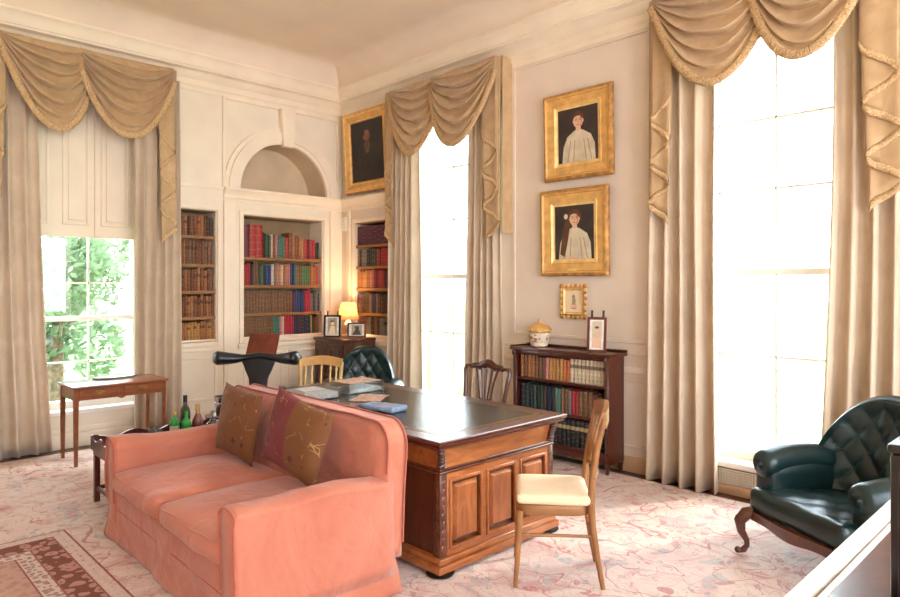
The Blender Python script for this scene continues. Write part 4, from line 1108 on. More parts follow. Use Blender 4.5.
# skirt with corner pleats, flaring to the floor
def skirt_pts(v, zt=.20):
    P = []; fl = .014 * (1 - v); x, y = W2 - .012 + fl, .42 + fl; yb = y - .045; z = .004 + (zt - .004) * v
    def edge(p, q, n):
        for i in range(n):
            t = i / n; c = Vector(p).lerp(Vector(q), t)
            P.append(c)
    cs = [(-x, -y, z), (x, -y, z), (x, yb, z), (-x, yb, z)]
    for i in range(4): edge(cs[i], cs[(i + 1) % 4], 40 if i % 2 == 0 else 20)
    out = []
    for i, c in enumerate(P):
        n = Vector((c.x / W2, c.y / .42, 0)); w = (1 - v) * (.010 * math.sin(i * 1.05) * (noise.noise(Vector((i * .2, 0, 3))) + .3) + .006 * math.sin(i * .37))
        corner = min(abs(abs(c.x) - x) + min(abs(c.y + y), abs(c.y - yb)), 1)
        w += (1 - v) * .018 * math.exp(-corner * 12)
        out.append(c + Vector((math.copysign(1, c.x) if abs(abs(c.x) - x) < .01 else 0, math.copysign(1, c.y) if min(abs(c.y + y), abs(c.y - yb)) < .01 else 0, 0)) * w)
    return out
rows = [skirt_pts(j / 8) for j in range(9)]
b = MB(); b.grid(lambda u, v: rows[round(v * 8)][round(u * 120) % 120], 120, 9, closeu=True)
o = obj('skirt', b, 'sofa', r, smooth=180); md = o.modifiers.new('thickness', 'SOLIDIFY'); md.thickness = .006
b = MB(); b.tube([p + Vector((math.copysign(.004, p.x), math.copysign(.004, p.y), .0)) for p in skirt_pts(1.0)], .006, 6, closed=True); obj('skirt_seam', b, 'piping', r)
# back: rounded top outline, slightly raked, with boxing strip and piped edges
def rrect(x0, x1, z0, z1, rt, n=10):
    P = [(x0, z0), (x1, z0)]
    for i in range(n + 1): a = PI / 2 * i / n; P.append((x1 - rt + rt * math.cos(a), z1 - rt + rt * math.sin(a)))
    for i in range(n + 1): a = PI / 2 + PI / 2 * i / n; P.append((x0 + rt + rt * math.cos(a), z1 - rt + rt * math.sin(a)))
    return P
BT = .875
out = rrect(-W2 + .005, W2 - .005, .18, BT, .13, 10)
def dens(P, m=5):
    Q = []
    for i in range(len(P)):
        p, q = P[i], P[(i + 1) % len(P)]; L = math.hypot(q[0] - p[0], q[1] - p[1]); k = max(1, int(L / .06))
        for j in range(k): Q.append((p[0] + (q[0] - p[0]) * j / k, p[1] + (q[1] - p[1]) * j / k))
    return Q
outd = dens(out)
rake = lambda z: .05 * (z - .2)
b = MB()
def bk(x, z, k):   # k 0..1 from front edge to back edge
    p = Vector((x, .305 + .105 * k + rake(z), z)); return p + wob(p, .006, 5)
N = len(outd)
V = b.grid(lambda u, v: bk(*outd[round(u * N) % N], v), N, 7, closeu=True)
cx_, cz_ = 0, .5
def fan(k, sgn):
    prev = [V[i][0 if k == 0 else 6] for i in range(N)]
    for st, pf in ((.9, .022), (.7, .035), (.4, .045), (.15, .05)):
        ring = []
        for i in range(N):
            x, z = outd[i]; xx, zz = x * (1 - (1 - st) * 1.0), cz_ + (z - cz_) * st
            p = Vector((xx, .305 + .105 * k + rake(zz) - sgn * pf * (1 if k == 0 else .35), zz)); ring.append(b.bm.verts.new(p + wob(p, .008, 5)))
        for i in range(N): b.bm.faces.new((prev[i], prev[(i + 1) % N], ring[(i + 1) % N], ring[i]))
        prev = ring
    b.bm.faces.new(prev)
fan(0, 1); fan(1, -1)
obj('back', b, 'sofa', r, smooth=180)
for nm, k in (('front', 0), ('rear', 1)):
    b = MB(); b.tube([bk(x, z, k) + Vector((0, -.004 if k == 0 else .004, 0)) + Vector((math.copysign(.004, x), 0, .004)) for x, z in outd if z > (.60 if k == 0 else .2)], .0055, 6, closed=False); obj('back_piping', b, 'piping', r)
# arms
for s in (-1, 1):
    b = MB()
    w0, w1 = W2 - .165, W2
    poly = [(w0, .10), (w1, .10), (w1, .56), (w1 + .006, .59)] + [((w0 + w1) / 2 + .006 + (.089) * math.cos(PI * i / 10 + 0), .585 + .045 * math.sin(PI * i / 10)) for i in range(1, 10)] + [(w0 - .006, .585), (w0, .55)]
    poly = dens(poly)
    n = len(poly); ys = [-.44, -.435, -.42, -.38, -.3, -.2, -.1, 0, .1, .2, .29, .365]
    def ap(i, j):
        x, z = poly[i]; y = ys[j]
        k = {0: .90, 1: .95, 2: .985}.get(j, 1.0)
        cx, cz = (w0 + w1) / 2, .36
        x = cx + (x - cx) * k; z = cz + (z - cz) * k
        z += (-.03 * (y + .44) / .84 if z > .4 else 0) + (.008 * math.sin(y * 9 + s) if z > .5 else 0)
        p = Vector((s * x, y, z)); return p + wob(p, .010, 5) + wob(p, .004, 13)
    V = b.grid(lambda u, v: ap(round(u * n) % n, round(v * (len(ys) - 1))), n, len(ys), closeu=True)
    b.bm.faces.new([V[i][0] for i in range(n)]); b.bm.faces.new([V[i][-1] for i in range(n)])
    obj('arm', b, 'sofa', r, smooth=180)
    b = MB(); b.tube([ap(i, 1) + Vector((0, -.006, 0)) for i in range(n) if poly[i][1] > .2], .006, 6); obj('arm_piping', b, 'piping', r)
# two seat cushions
for s in (-1, 1):
    x0, x1 = (-.765, -.004) if s < 0 else (.004, .765)
    b = MB(); b.rbox((x0, -.455, .315), (x1, .285, .445), .055, (18, 16, 7), bulge=(.0, .022, .045), wr=.014, ws=5); c = obj('seat_cushion', b, 'sofa', r, smooth=180)
    b = MB()
    for zz in (.335, .425):
        xa, xb_, ya, yb = x0 + .012, x1 - .012, -.452, .27; rr = .05
        P = []
        for (cx, cy, a0) in ((xb_ - rr, ya + rr, -PI / 2), (xb_ - rr, yb - rr, 0), (xa + rr, yb - rr, PI / 2), (xa + rr, ya + rr, PI)):
            for i in range(5): a = a0 + PI / 2 * i / 4; P.append(Vector((cx + rr * math.cos(a), cy + rr * math.sin(a), zz)))
        P2 = []
        for i in range(len(P)):
            q = P[(i + 1) % len(P)]; L = (q - P[i]).length
            for j in range(max(1, int(L / .05))): P2.append(P[i].lerp(q, j / max(1, int(L / .05))))
        b.tube([p + wob(p, .012, 5) for p in P2], .005, 6, closed=True)
    obj('piping', b, 'sofa', c)
def pillow(name, label, loc, w, h, t, rot, mat):
    b = MB()
    def surf(sg):
        def fn(u, v):
            x, y = 2 * u - 1, 2 * v - 1
            e = (1 - abs(x) ** 2.6) * (1 - abs(y) ** 2.6)
            pin = 1 - .07 * (1 - y * y) * abs(x) ** 3; pin2 = 1 - .07 * (1 - x * x) * abs(y) ** 3
            p = Vector((x * w / 2 * pin, sg * t / 2 * max(e, 0) ** .55, y * h / 2 * pin2)); return p + Vector((0, noise.noise(p * 9) * .010, 0)) * min(1, e * 3)
        return fn
    b.grid(surf(-1), 22, 22); b.grid(surf(1), 22, 22, flip=True); bmesh.ops.remove_doubles(b.bm, verts=b.bm.verts[:], dist=1e-4)
    o = obj(name, b, mat, None, 180, loc, rot); tag(o, label, 'cushion', 'silk sofa cushions'); return o
pillow('cushion', 'gold-brown silk cushion on the left of the sofa back', (3.28, -3.085, .72), .47, .44, .13, (R(-7), R(5), R(2)), 'cush1')
pillow('cushion', 'plum and bronze silk cushion in the middle of the sofa back', (4.05, -3.13, .764), .50, .425, .14, (R(-8), R(13), R(6)), 'cush2')

# --- ballroom chairs
def gilt_chair(label, loc, rz, wood_m, lattice=False, HB=.89):
    r = thing('gilt_side_chair', label, 'chair', loc, rz, None)
    sw, sd, sh = .205, .20, .43
    b = MB()
    poly = []
    for i in range(28):
        a = 2 * PI * i / 28; x, y = math.cos(a), math.sin(a)
        x = math.copysign(abs(x) ** .45, x) * (sw if y < 0 else sw * .93); y = math.copysign(abs(y) ** .45, y) * sd; poly.append((x, y))
    b.prism(poly, lambda x, y: (x, y, sh - .055), lambda x, y: (x, y, sh), .008); obj('seat_rail', b, wood_m, r)
    b = MB()
    b.rbox((-sw + .004, -sd + .004, sh + .001), (sw - .004, sd - .006, sh + .055), .026, (14, 14, 5), bulge=(0, 0, .014), wr=.002); obj('cushion_pad', b, 'cream', r, smooth=180)
    for s in (-1, 1):
        b = MB(); b.tube([(s * (sw - .02), -sd + .025, sh - .03), (s * (sw - .018), -sd + .02, .3), (s * (sw - .012), -sd + .01, .12), (s * (sw - .008), -sd, 0)], [.021, .018, .015, .011], 10); obj('front_leg', b, wood_m, r)
        b = MB(); pts = [(s * .175, sd + .055, 0), (s * .172, sd + .028, .15), (s * .170, sd + .002, .32), (s * .170, sd - .006, .44), (s * .168, sd + .002, .58), (s * .172, sd + .028, .74), (s * .18, sd + .062, HB)]
        b.tube(pts, [.013, .016, .019, .020, .018, .016, .015], 10); obj('rear_leg', b, wood_m, r)
        b = MB(); b.tube([(s * (sw - .02), -sd + .015, .27), (s * .171, sd + .01, .27)], .009, 8); obj('stretcher', b, wood_m, r)
    b = MB(); b.tube([(-sw + .02, -sd + .015, .33), (sw - .02, -sd + .015, .33)], .009, 8); obj('stretcher', b, wood_m, r)
    b = MB(); b.tube([(-.17, sd + .018, .22), (.17, sd + .018, .22)], .009, 8); obj('stretcher', b, wood_m, r)
    def arc(z, dz, dy, h):
        return [(-.185 + .37 * i / 14, sd + dy + .035 * math.sin(PI * i / 14), z + dz * math.sin(PI * i / 14)) for i in range(15)]
    b = MB(); P = arc(HB - .025, .03, .056, 0)
    b.grid(lambda u, v: Vector(P[round(u * 14)]) + Vector((0, (.014 if v < .5 else -.010) * (1 if (v < .25 or v >= .75) else 1), 0)) + Vector((0, 0, (.0, .085, .085, 0)[round(v * 4) % 4] - .03)), 15, 4, closev=True)
    for k in (0, -1):
        pass
    b.bm.verts.ensure_lookup_table(); vs = b.bm.verts
    b.bm.faces.new([vs[j] for j in range(4)]); b.bm.faces.new([vs[14 * 4 + j] for j in range(4)])
    bmesh.ops.bevel(b.bm, geom=[e for e in b.bm.edges if e.calc_face_angle(0) > .8], offset=.007, segments=2, profile=.5, affect='EDGES')
    obj('crest_rail', b, wood_m, r)
    b = MB(); b.tube(arc(.58, .0, .004, 0), .011, 8); obj('lower_rail', b, wood_m, r)
    L, U = arc(.58, 0, .004, 0), arc(HB - .045, .028, .052, 0)
    if lattice:
        b = MB()
        for q in range(4):
            for t in (-1, 1):
                i0, i1 = 2 + q * 3, 2 + q * 3 + t * 2
                if 0 <= i1 <= 14: b.tube([Vector(L[i0]), (Vector(L[i0]) + Vector(U[i1])) / 2 + Vector((0, -.012, 0)), Vector(U[i1])], .007, 6)
        obj('lattice', b, wood_m, r)
    for q in range(5):
        i = 2 + round(q * 2.5); p0, p1 = Vector(L[i]), Vector(U[i])
        b = MB(); pts = [p0.lerp(p1, t) + Vector((0, -.014 * math.sin(PI * t), 0)) for t in (0, .08, .12, .2, .35, .5, .65, .8, .88, .92, 1)]
        b.tube(pts, [.007, .007, .011, .007, .008, .011, .008, .007, .011, .007, .007], 8); obj('baluster', b, wood_m, r)
    return r
gilt_chair('gilt wooden side chair with cream seat pad beside the desk end', (5.03, -2.12, FC), R(-50.3), 'giltdk', True)
gilt_chair('gilt wooden chair with spindle back at the far end of the desk', (2.17, -1.80, FC), R(46), 'gilt', False, .90).scale = (1.08, 1, .955)

# --- dark dining chair on the far side of the desk
r = thing('dining_chair', 'dark mahogany chair with pierced splat back on the far side of the desk', 'chair', (3.50, -1.24, FC), 0); r.scale = (1.04, 1, .955)
sw, sd = .25, .22
b = MB(); b.prism([(-sw, -sd), (sw, -sd), (sw * .84, sd - .02), (-sw * .84, sd - .02)], lambda x, y: (x, y, .40), lambda x, y: (x, y, .455), .006); obj('seat_rail', b, 'mahog', r)
b = MB(); b.rbox((-sw * .85, -sd + .01, .456), (sw * .85, sd - .05, .50), .02, (12, 12, 4), bulge=(0, 0, .015)); obj('seat', b, 'leatherbrown', r, smooth=180)
for s in (-1, 1):
    b = MB(); b.box((s * (sw - .025) - .02, -sd + .004, 0), (s * (sw - .025) + .02, -sd + .044, .40), .004); obj('front_leg', b, 'mahog', r)
    b = MB(); b.tube([(s * .19, sd + .04, 0), (s * .195, sd, .25), (s * .2, sd - .015, .43), (s * .205, sd - .005, .6), (s * .225, sd + .025, .8), (s * .24, sd + .04, .90), (s * .225, sd + .045, .935), (s * .185, sd + .046, .935), (s * .155, sd + .046, .92)], [.018, .019, .02, .019, .018, .018, .019, .018, .016], 10); obj('rear_leg', b, 'mahog', r)
b = MB(); pts = [(-.17 + .34 * i / 16, sd + .047 + .01 * math.sin(PI * i / 16), .92 + .035 * math.sin(PI * i / 16) ** .8 + .012 * math.cos(4 * PI * i / 16)) for i in range(17)]
b.tube(pts, [.014 + .012 * math.sin(PI * i / 16) for i in range(17)], 10, sq=(.8, 1.5)); obj('crest_rail', b, 'mahog', r)
b = MB()
for q in range(5):
    t = (q - 2) / 2
    b.tube([(t * .045, sd + .0, .45), (t * .038, sd + .004, .56), (t * .06, sd + .018, .70), (t * .085, sd + .032, .82), (t * .115, sd + .045, .925)], [.014, .009, .008, .009, .013], 8, sq=(1.1, .7))
b.box((-.06, sd - .012, .44), (.06, sd + .008, .50), .004); b.tube([(-.06, sd + .014, .66), (0, sd + .014, .645), (.06, sd + .014, .66)], .007, 6); obj('splat', b, 'mahog', r)

# --- tufted leather armchairs
def tufted_armchair(label, loc, rz, H=.985, ZA=.515):
    r = thing('tufted_armchair', label, 'armchair', loc, rz)
    def tuft(a, b_, amp=.022):
        h = abs(math.sin(PI * (a + b_)) * math.sin(PI * (a - b_))); return amp * (h ** .42 - .75)
    def outline(x):   # top of the back
        t = min(1, abs(x)); return .56 + (H - .56) * (1 - t ** 2.6) ** .62
    b = MB(); NU, NV = 81, 61
    def plan(x):   # curved back in plan
        return Vector((x * .335, .27 - .16 * abs(x) ** 2.4, 0))
    def front(u, v):
        x = 2 * u - 1; zt = outline(x); z = .36 + (zt - .36) * v
        p = plan(x); rk = .16 * (z - .36)
        hgt = tuft(x * 2.6, (z - .40) * 5.2) * min(1, (1 - abs(x)) * 8) * min(1, (1 - v) * 7) * min(1, v * 6)
        roll = -.035 * math.sin(PI * min(1, max(0, (v - .8) / .2)) * .5) ** 2 * (1 if v < .999 else .6)
        return Vector((p.x, p.y + rk - hgt - .015 + roll * .6, z))
    def rear(u, v):
        x = 2 * u - 1; zt = outline(x); z = .30 + (zt - .30) * v; p = plan(x * 1.0); 
        return Vector((p.x * 1.06, p.y + .16 * (z - .36) + .085 * (1 - .35 * v), z + .012 * math.sin(PI * min(v, 1)) ))
    A = b.grid(front, NU, NV); Bk = b.grid(rear, NU, 16, flip=True)
    def bridge(P, Q):
        n = 4; rows = [P]
        for k in range(1, n):
            t = k / n; row = []
            for p, q in zip(P, Q):
                c = p.co.lerp(q.co, t); row.append(b.bm.verts.new(c + Vector((0, 0, .022 * math.sin(PI * t)))))
            rows.append(row)
        rows.append(Q)
        for R0, R1 in zip(rows, rows[1:]):
            for i in range(len(P) - 1): b.bm.faces.new((R0[i], R0[i + 1], R1[i + 1], R1[i]))
    bridge([A[i][-1] for i in range(NU)], [Bk[i][-1] for i in range(NU)])
    for s in (0, NU - 1):
        P = [A[s][j] for j in range(0, NV)]; Q = [Bk[s][round(j / (NV - 1) * 15)] for j in range(NV)]
        for j in range(NV - 1):
            q = list(dict.fromkeys([P[j], P[j + 1], Q[j + 1], Q[j]]))
            if len(q) > 2:
                try: b.bm.faces.new(q)
                except ValueError: pass
    obj('back', b, 'leather', r, smooth=180)
    b = MB()
    for i in range(-6, 7):
        for j in range(0, 12):
            for off in (0, .5):
                x = (i + off) / 2.6; z = .40 + (j + off) / 5.2
                if abs(x) < .86 and .46 < z < outline(x) - .07:
                    u = (x + 1) / 2; v = (z - .36) / (outline(x) - .36); p = front(u, v); b.ball(p + Vector((0, -.004, 0)), (.009, .006, .009), 8, 5)
    obj('button', b, 'leather', r)
    b = MB()   # seat with shallow tufts
    def seatfn(p, a, c, g):
        if g > .3 : p = p + Vector((0, 0, tuft(a * 1.6, c * 1.5, .014) * min(1, (1 - abs(a)) * 5) * min(1, (1 - abs(c)) * 5)))
        return Vector((p.x * (1 - .06 * c), p.y, p.z - .025 * c))
    b.rbox((-.325, -.37, .225), (.325, .27, .37), .04, (40, 40, 8), bulge=(0, .015, .022), fn=seatfn); obj('seat', b, 'leather', r, smooth=180)
    for s in (-1, 1):
        b = MB(); n = 16; pts = []; rs = []
        for i in range(n + 1):
            t = i / n; pts.append((s * (.345 + .03 * math.sin(PI * t)), .20 - .44 * t, ZA + .012 * math.sin(PI * t))); rs.append(.085 + .014 * math.sin(PI * t))
        pts = [(s * .345, .23, ZA - .005)] + pts; rs = [.05] + rs
        for a in (.3, .6, .8, .95, 1.0): pts.append((s * .345, -.24 - .05 * math.sin(a * PI / 2), ZA)); rs.append(max(.006, .085 * math.cos(a * PI / 2) ** .6 if a < 1 else .02))
        b.tube(pts, rs, 18)
        b.rbox((s * .345 - .075, -.265, .28), (s * .345 + .075, .22, .53), .045, (6, 12, 8), bulge=(.012, 0, 0))
        obj('arm', b, 'leather', r, smooth=180)
    b = MB()   # serpentine show-wood rail
    def rail(u, v):
        x = -.34 + .68 * u; y = -.375 - .012 * math.cos(PI * (2 * u - 1)); zt = .262
        zb = .195 + .06 * abs(2 * u - 1) ** 2 * .3 - .018 * math.cos(2 * PI * (2 * u - 1)) + .012 * math.cos(4 * PI * u)
        k = round(v * 6) % 6
        return Vector((x, y + (0, -.016, -.016, -.008, .02, .02)[k], (zt, zt - .004, zb + .02, zb, zb, zt)[k]))
    V = b.grid(rail, 33, 6, closev=True); b.bm.faces.new(V[0]); b.bm.faces.new(V[-1]); obj('front_rail', b, 'walnutd', r)
    for s in (-1, 1):
        b = MB(); P = [(s * .31, -.35, .25), (s * .335, -.385, .235), (s * .352, -.415, .19), (s * .345, -.41, .13), (s * .33, -.385, .08), (s * .328, -.385, .05), (s * .338, -.40, .022), (s * .35, -.425, .012)]
        b.tube(P, [.034, .038, .034, .024, .017, .015, .019, .012], 12); b.ball((s * .352, -.428, .02), (.02, .02, .02), 9, 6); b.ball((s * .35, -.425, .20), (.026, .02, .03), 9, 6); obj('front_leg', b, 'walnutd', r)
        b = MB(); b.tube([(s * .26, .26, .30), (s * .265, .28, .2), (s * .275, .33, .08), (s * .28, .36, .004)], [.026, .024, .018, .015], 10); obj('rear_leg', b, 'walnutd', r)
    return r
tufted_armchair('dark green tufted leather armchair in front of the large right window', (6.155, -.925, FC), R(-30), .925)
tufted_armchair('dark green tufted leather armchair by the corner cabinet and middle window', (1.66, -.90, FC), R(45), .92).scale = (.92, .92, .97)

# --- leather reading chair
r = thing('reading_chair', 'black leather T-backed reading chair with wooden book board by the wall bookcase', 'chair', (1.49, -2.06, FC), R(46))
b = MB(); b.rbox((-.2, -.33, .40), (.2, .18, .50), .045, (14, 14, 6), bulge=(0, 0, .02)); obj('seat', b, 'blackleather', r, smooth=180)
for s in (-1, 1):
    for t in (-1, 1):
        b = MB(); b.tube([(s * .15, -.06 + t * .2, .41), (s * .17, -.06 + t * .23, .2), (s * .18, -.06 + t * .25, 0)], [.026, .021, .015], 10); obj('leg', b, 'mahog', r)
b = MB()
def wst(z):
    t = (z - .47) / .43; return .105 - .02 * math.sin(PI * min(1, t * 1.6)) + .09 * max(0, t - .45) ** 1.5 / .4
zz = [.47 + .43 * i / 20 for i in range(21)]
b.prism([(wst(z), z) for z in zz] + [(-wst(z), z) for z in reversed(zz)], lambda x, z: (x, .155 + .1 * (z - .47), z), lambda x, z: (x, .225 + .1 * (z - .47), z), .018, 3); obj('back', b, 'blackleather', r)
b = MB(); pts = []; rs = []
for i in range(33):
    t = -1 + 2 * i / 32; a = abs(t); pts.append((t * .405, .225 - .10 * a ** 2.5, .892 - .012 * a - .018 * math.sin(PI * a))); rs.append(.040 + .044 * max(0, (a - .4) / .6) ** .7 if a < .97 else .055)
b.tube(pts, rs, 14, sq=(1, .85)); obj('yoke_arm', b, 'blackleather', r, smooth=60)
b = MB(); b.box((-.15, -.008, -.005), (.15, .008, .24), .004, mat=Matrix.Translation((0, .30, .90)) @ Matrix.Rotation(R(-38), 4, 'X') @ Matrix.Rotation(R(0), 4, 'Y')); b.tube([(0, .235, .72), (0, .29, .86), (0, .33, .94)], .012, 8); obj('book_board', b, 'leatherbrown', r)

# --- corner cabinet with lamp and frames
CX0, CX1, CY0, CY1 = .15, .80, -.54, -.05
r = thing('corner_cabinet', 'dark mahogany cabinet in the corner carrying the lit lamp', 'cabinet', ((CX0 + CX1) / 2, (CY0 + CY1) / 2, FZ))
hx, hy = (CX1 - CX0) / 2, (CY1 - CY0) / 2
b = MB(); b.box((-hx + .02, -hy + .02, .08), (hx - .02, hy, .915), .004, 1); obj('body', b, 'mahog', r)
b = MB(); b.box((-hx, -hy, .915), (hx, hy, .94), .008); b.box((-hx + .01, -hy + .01, .90), (hx - .01, hy, .915), .004, 1); obj('top', b, 'mahog', r)
b = MB(); b.box((-hx + .01, -hy + .01, 0), (hx - .01, hy, .08), .006); obj('plinth', b, 'mahog', r)
for s in (-1, 1):
    x0, x1 = (-hx + .04, -.004) if s < 0 else (.004, hx - .04)
    b = MB(); b.box((x0, -hy + .002, .12), (x1, -hy + .019, .87), .004, 1); fb = [(x0 + .05, .17, x1 - .05, .82)]
    for (a, c, e, f) in fb:
        for lo, hi in (((a, c), (a + .015, f)), ((e - .015, c), (e, f)), ((a, c), (e, c + .015)), ((a, f - .015), (e, f))): b.box((lo[0], -hy - .006, lo[1]), (hi[0], -hy + .003, hi[1]), .002, 1)
    d = obj('door', b, 'mahog', r)
    b = MB(); b.ball((-s * .0 + (x1 - .02 if s < 0 else x0 + .02), -hy - .012, .5), .014, 10, 7); obj('knob', b, 'brass', d)
CT = FZ + .9425
LPX, LPY = .42, -.20
r = thing('table_lamp', 'lit table lamp with a cream shade on the corner cabinet', 'lamp', (LPX, LPY, CT))
b = MB(); b.lathe([(.001, 0), (.07, 0), (.075, .015), (.05, .03), (.025, .05), (.05, .09), (.062, .13), (.05, .17), (.022, .2), (.016, .225), (.001, .226)], 20); obj('base', b, 'ceramic', r)
b = MB(); b.lathe([(.008, .226), (.008, .30), (.014, .302), (.014, .32), (.001, .321)], 10); obj('stem', b, 'brass', r)
b = MB(); b.lathe([(.135, .215), (.085, .425)], 28); bmesh.ops.delete(b.bm, geom=[f for f in b.bm.faces if len(f.verts) > 4], context='FACES_ONLY')
o = obj('lamp_shade', b, 'shade', r, smooth=180); md = o.modifiers.new('thickness', 'SOLIDIFY'); md.thickness = .003
b = MB(); b.ball((0, 0, .345), (.028, .028, .034), 12, 8); obj('bulb', b, 'bulb', r)
L = bpy.data.lights.new('lamp_glow', 'POINT'); L.energy = 34; L.color = (1.0, .66, .34); L.shadow_soft_size = .045
lo = bpy.data.objects.new('lamp_glow', L); COL.objects.link(lo); lo.location = (LPX, LPY, CT + .355); lo.parent = None
easel_frame('photo_on_easel', 'dark photo frame on an easel to the left of the lamp', (.41, -.435, CT), .21, .275, R(42), R(6), 'dark', ['p_shade', 'cream', 'p_hair'], .05)
easel_frame('framed_photograph', 'small brown photo frame to the right of the lamp', (.645, -.235, CT), .23, .185, R(48), R(9), 'leatherbrown', ['p_shade', 'p_dark', 'p_skin2'])

# --- side table at the left window
TX0, TX1, TY0, TY1, TZ = .395, .885, -3.425, -2.60, .712
r = thing('side_table', 'slim two-drawer mahogany side table standing before the left window', 'table', ((TX0 + TX1) / 2, (TY0 + TY1) / 2, FZ))
hx, hy = (TX1 - TX0) / 2, (TY1 - TY0) / 2; tz = TZ - FZ
b = MB(); b.box((-hx, -hy, tz - .02), (hx, hy, tz), .005); obj('table_top', b, 'satin', r)
ap_ = []
yy = [-hy + .03 + (2 * hy - .06) * i / 40 for i in range(41)]
def low(y):
    t = abs(y) / (hy - .03); z = tz - .125
    if t > .9: z -= .035 * (t - .9) / .1
    if t < .1: z -= .018 * (1 - t / .1)
    return z
b = MB(); b.prism([(y, low(y)) for y in yy] + [(hy - .03, tz - .021), (-hy + .03, tz - .021)], lambda y, z: (hx - .04, y, z), lambda y, z: (hx - .022, y, z), .001, 1)
for y in (-hy + .025, hy - .041): b.box((-hx + .03, y, tz - .125), (hx - .03, y + .016, tz - .021))
b.box((-hx + .025, -hy + .03, tz - .125), (-hx + .041, hy - .03, tz - .021)); obj('apron', b, 'satin', r)
for s in (-1, 1):
    y0, y1 = (-hy + .06, -.02) if s < 0 else (.02, hy - .06)
    b = MB(); b.box((hx - .0225, y0, tz - .10), (hx - .014, y1, tz - .032), .002, 1); d = obj('drawer', b, 'satin', r)
    b = MB(); yc = (y0 + y1) / 2; b.prism([(yc + .045 * math.cos(2 * PI * i / 16) * (1 if i % 2 else .8), tz - .064 + .018 * math.sin(2 * PI * i / 16)) for i in range(16)], lambda y, z: (hx - .0142, y, z), lambda y, z: (hx - .0112, y, z))
    b.tube([(hx - .008, yc - .03, tz - .058), (hx + .004, yc - .024, tz - .07), (hx + .006, yc, tz - .076), (hx + .004, yc + .024, tz - .07), (hx - .008, yc + .03, tz - .058)], .003, 6); obj('drawer_handle', b, 'brass', d)
for sx in (-1, 1):
    for sy in (-1, 1):
        b = MB(); x, y = sx * (hx - .038), sy * (hy - .04)
        bm2 = bmesh.new(); 
        A = [b.bm.verts.new((x + a * .020, y + c * .020, tz - .022)) for a, c in ((-1, -1), (1, -1), (1, 1), (-1, 1))]; B_ = [b.bm.verts.new((x + a * .013, y + c * .013, 0)) for a, c in ((-1, -1), (1, -1), (1, 1), (-1, 1))]
        for q in range(4): b.bm.faces.new((A[q], A[(q + 1) % 4], B_[(q + 1) % 4], B_[q]))
        b.bm.faces.new(A); b.bm.faces.new(B_); bm2.free(); obj('leg', b, 'satin', r, smooth=0)
b = MB(); b.lathe([(.001, 0), (.15, 0), (.165, .006), (.168, .012), (.160, .012), (.15, .006), (.001, .005)], 36, sx=.72, sy=1.15)
o = obj('oval_tray', b, ['plastic'], None, 40, (.475, -2.955, TZ + .0005)); tag(o, 'oval pale tray with a dark rim lying on the side table', 'tray')
b = MB(); b.tube([(.168 * .72 * math.cos(2 * PI * i / 40), .168 * 1.15 * math.sin(2 * PI * i / 40), .012) for i in range(40)], .005, 6, closed=True); obj('rim', b, 'dark', o)

# --- butler's tray with bottles
BX0, BX1, BY0, BY1, BZ = 1.935, 2.56, -3.565, -2.66, .425
r = thing('tray_table', 'dark wooden tray table with scalloped gallery at the left end of the sofa', 'tray table', ((BX0 + BX1) / 2, (BY0 + BY1) / 2, FZ))
hx, hy = (BX1 - BX0) / 2, (BY1 - BY0) / 2; bz = BZ - FZ
b = MB(); b.box((-hx, -hy, bz - .015), (hx, hy, bz), .002, 1); obj('tray_bottom', b, 'mahog', r)
def scal(L):
    P = []; n = 48
    for i in range(n + 1):
        t = i / n; a = -L + 2 * L * t; k = abs(2 * t - 1)
        z = .058 + .018 * math.cos(6 * PI * t) * (1 if k < .86 else .2) + (.012 if k > .9 else 0)
        P.append((a, bz + z))
    return P
for s in (-1, 1):
    b = MB(); b.prism([(-hy, bz - .03)] + scal(hy) + [(hy, bz - .03)], lambda a, z: (s * hx - .006, a, z), lambda a, z: (s * hx + .006, a, z), .001, 1); obj('gallery_side', b, 'mahog', r)
    b = MB(); b.prism([(-hx, bz - .03)] + scal(hx - .001) + [(hx, bz - .03)], lambda a, z: (a, s * hy - .006, z), lambda a, z: (a, s * hy + .006, z), .001, 1); obj('gallery_side', b, 'mahog', r)
b = MB(); b.box((-hx + .008, -hy + .008, bz - .07), (hx - .008, hy - .008, bz - .016), .002, 1); obj('stand_frame', b, 'mahog', r)
for sx in (-1, 1):
    for sy in (-1, 1):
        b = MB(); x, y = sx * (hx - .028), sy * (hy - .028); b.box((x - .019, y - .019, 0), (x + .019, y + .019, bz - .071), .003, 1); obj('leg', b, 'mahog', r)
    b = MB(); b.box((sx * (hx - .028) - .009, -hy + .048, .085), (sx * (hx - .028) + .009, hy - .048, .115), .002, 1); obj('stretcher', b, 'mahog', r)
for sy in (-1, 1):
    b = MB(); b.box((-hx + .048, sy * (hy - .028) - .009, .085), (hx - .048, sy * (hy - .028) + .009, .115), .002, 1); obj('stretcher', b, 'mahog', r)
M['greenglass'] = bottle_glass('bright_green_glass', (60, 200, 80), .35); M['oliveglass'] = bottle_glass('dark_olive_glass', (52, 56, 22), .4)
M['clearglass'] = bottle_glass('clear_glass', (238, 240, 238), .9); M['rosewine'] = bottle_glass('amber_rose_spirit', (176, 96, 78), .5)
M['label'] = plain('bottle_label', (214, 204, 176), .7, nscale=40, namp=.1)
BB = BZ + .0008
def bottle(name, label, loc, prof, mat, parts, cat='bottle', group=None):
    r = thing(name, label, cat, loc, 0, group)
    b = MB(); b.lathe(prof, 20); obj('glass', b, mat, r)
    for nm, pr, m in parts:
        b = MB(); b.lathe(pr, 20)
        if nm == 'label': bmesh.ops.delete(b.bm, geom=[f for f in b.bm.faces if len(f.verts) > 4], context='FACES_ONLY')
        obj(nm, b, m, r)
    return r
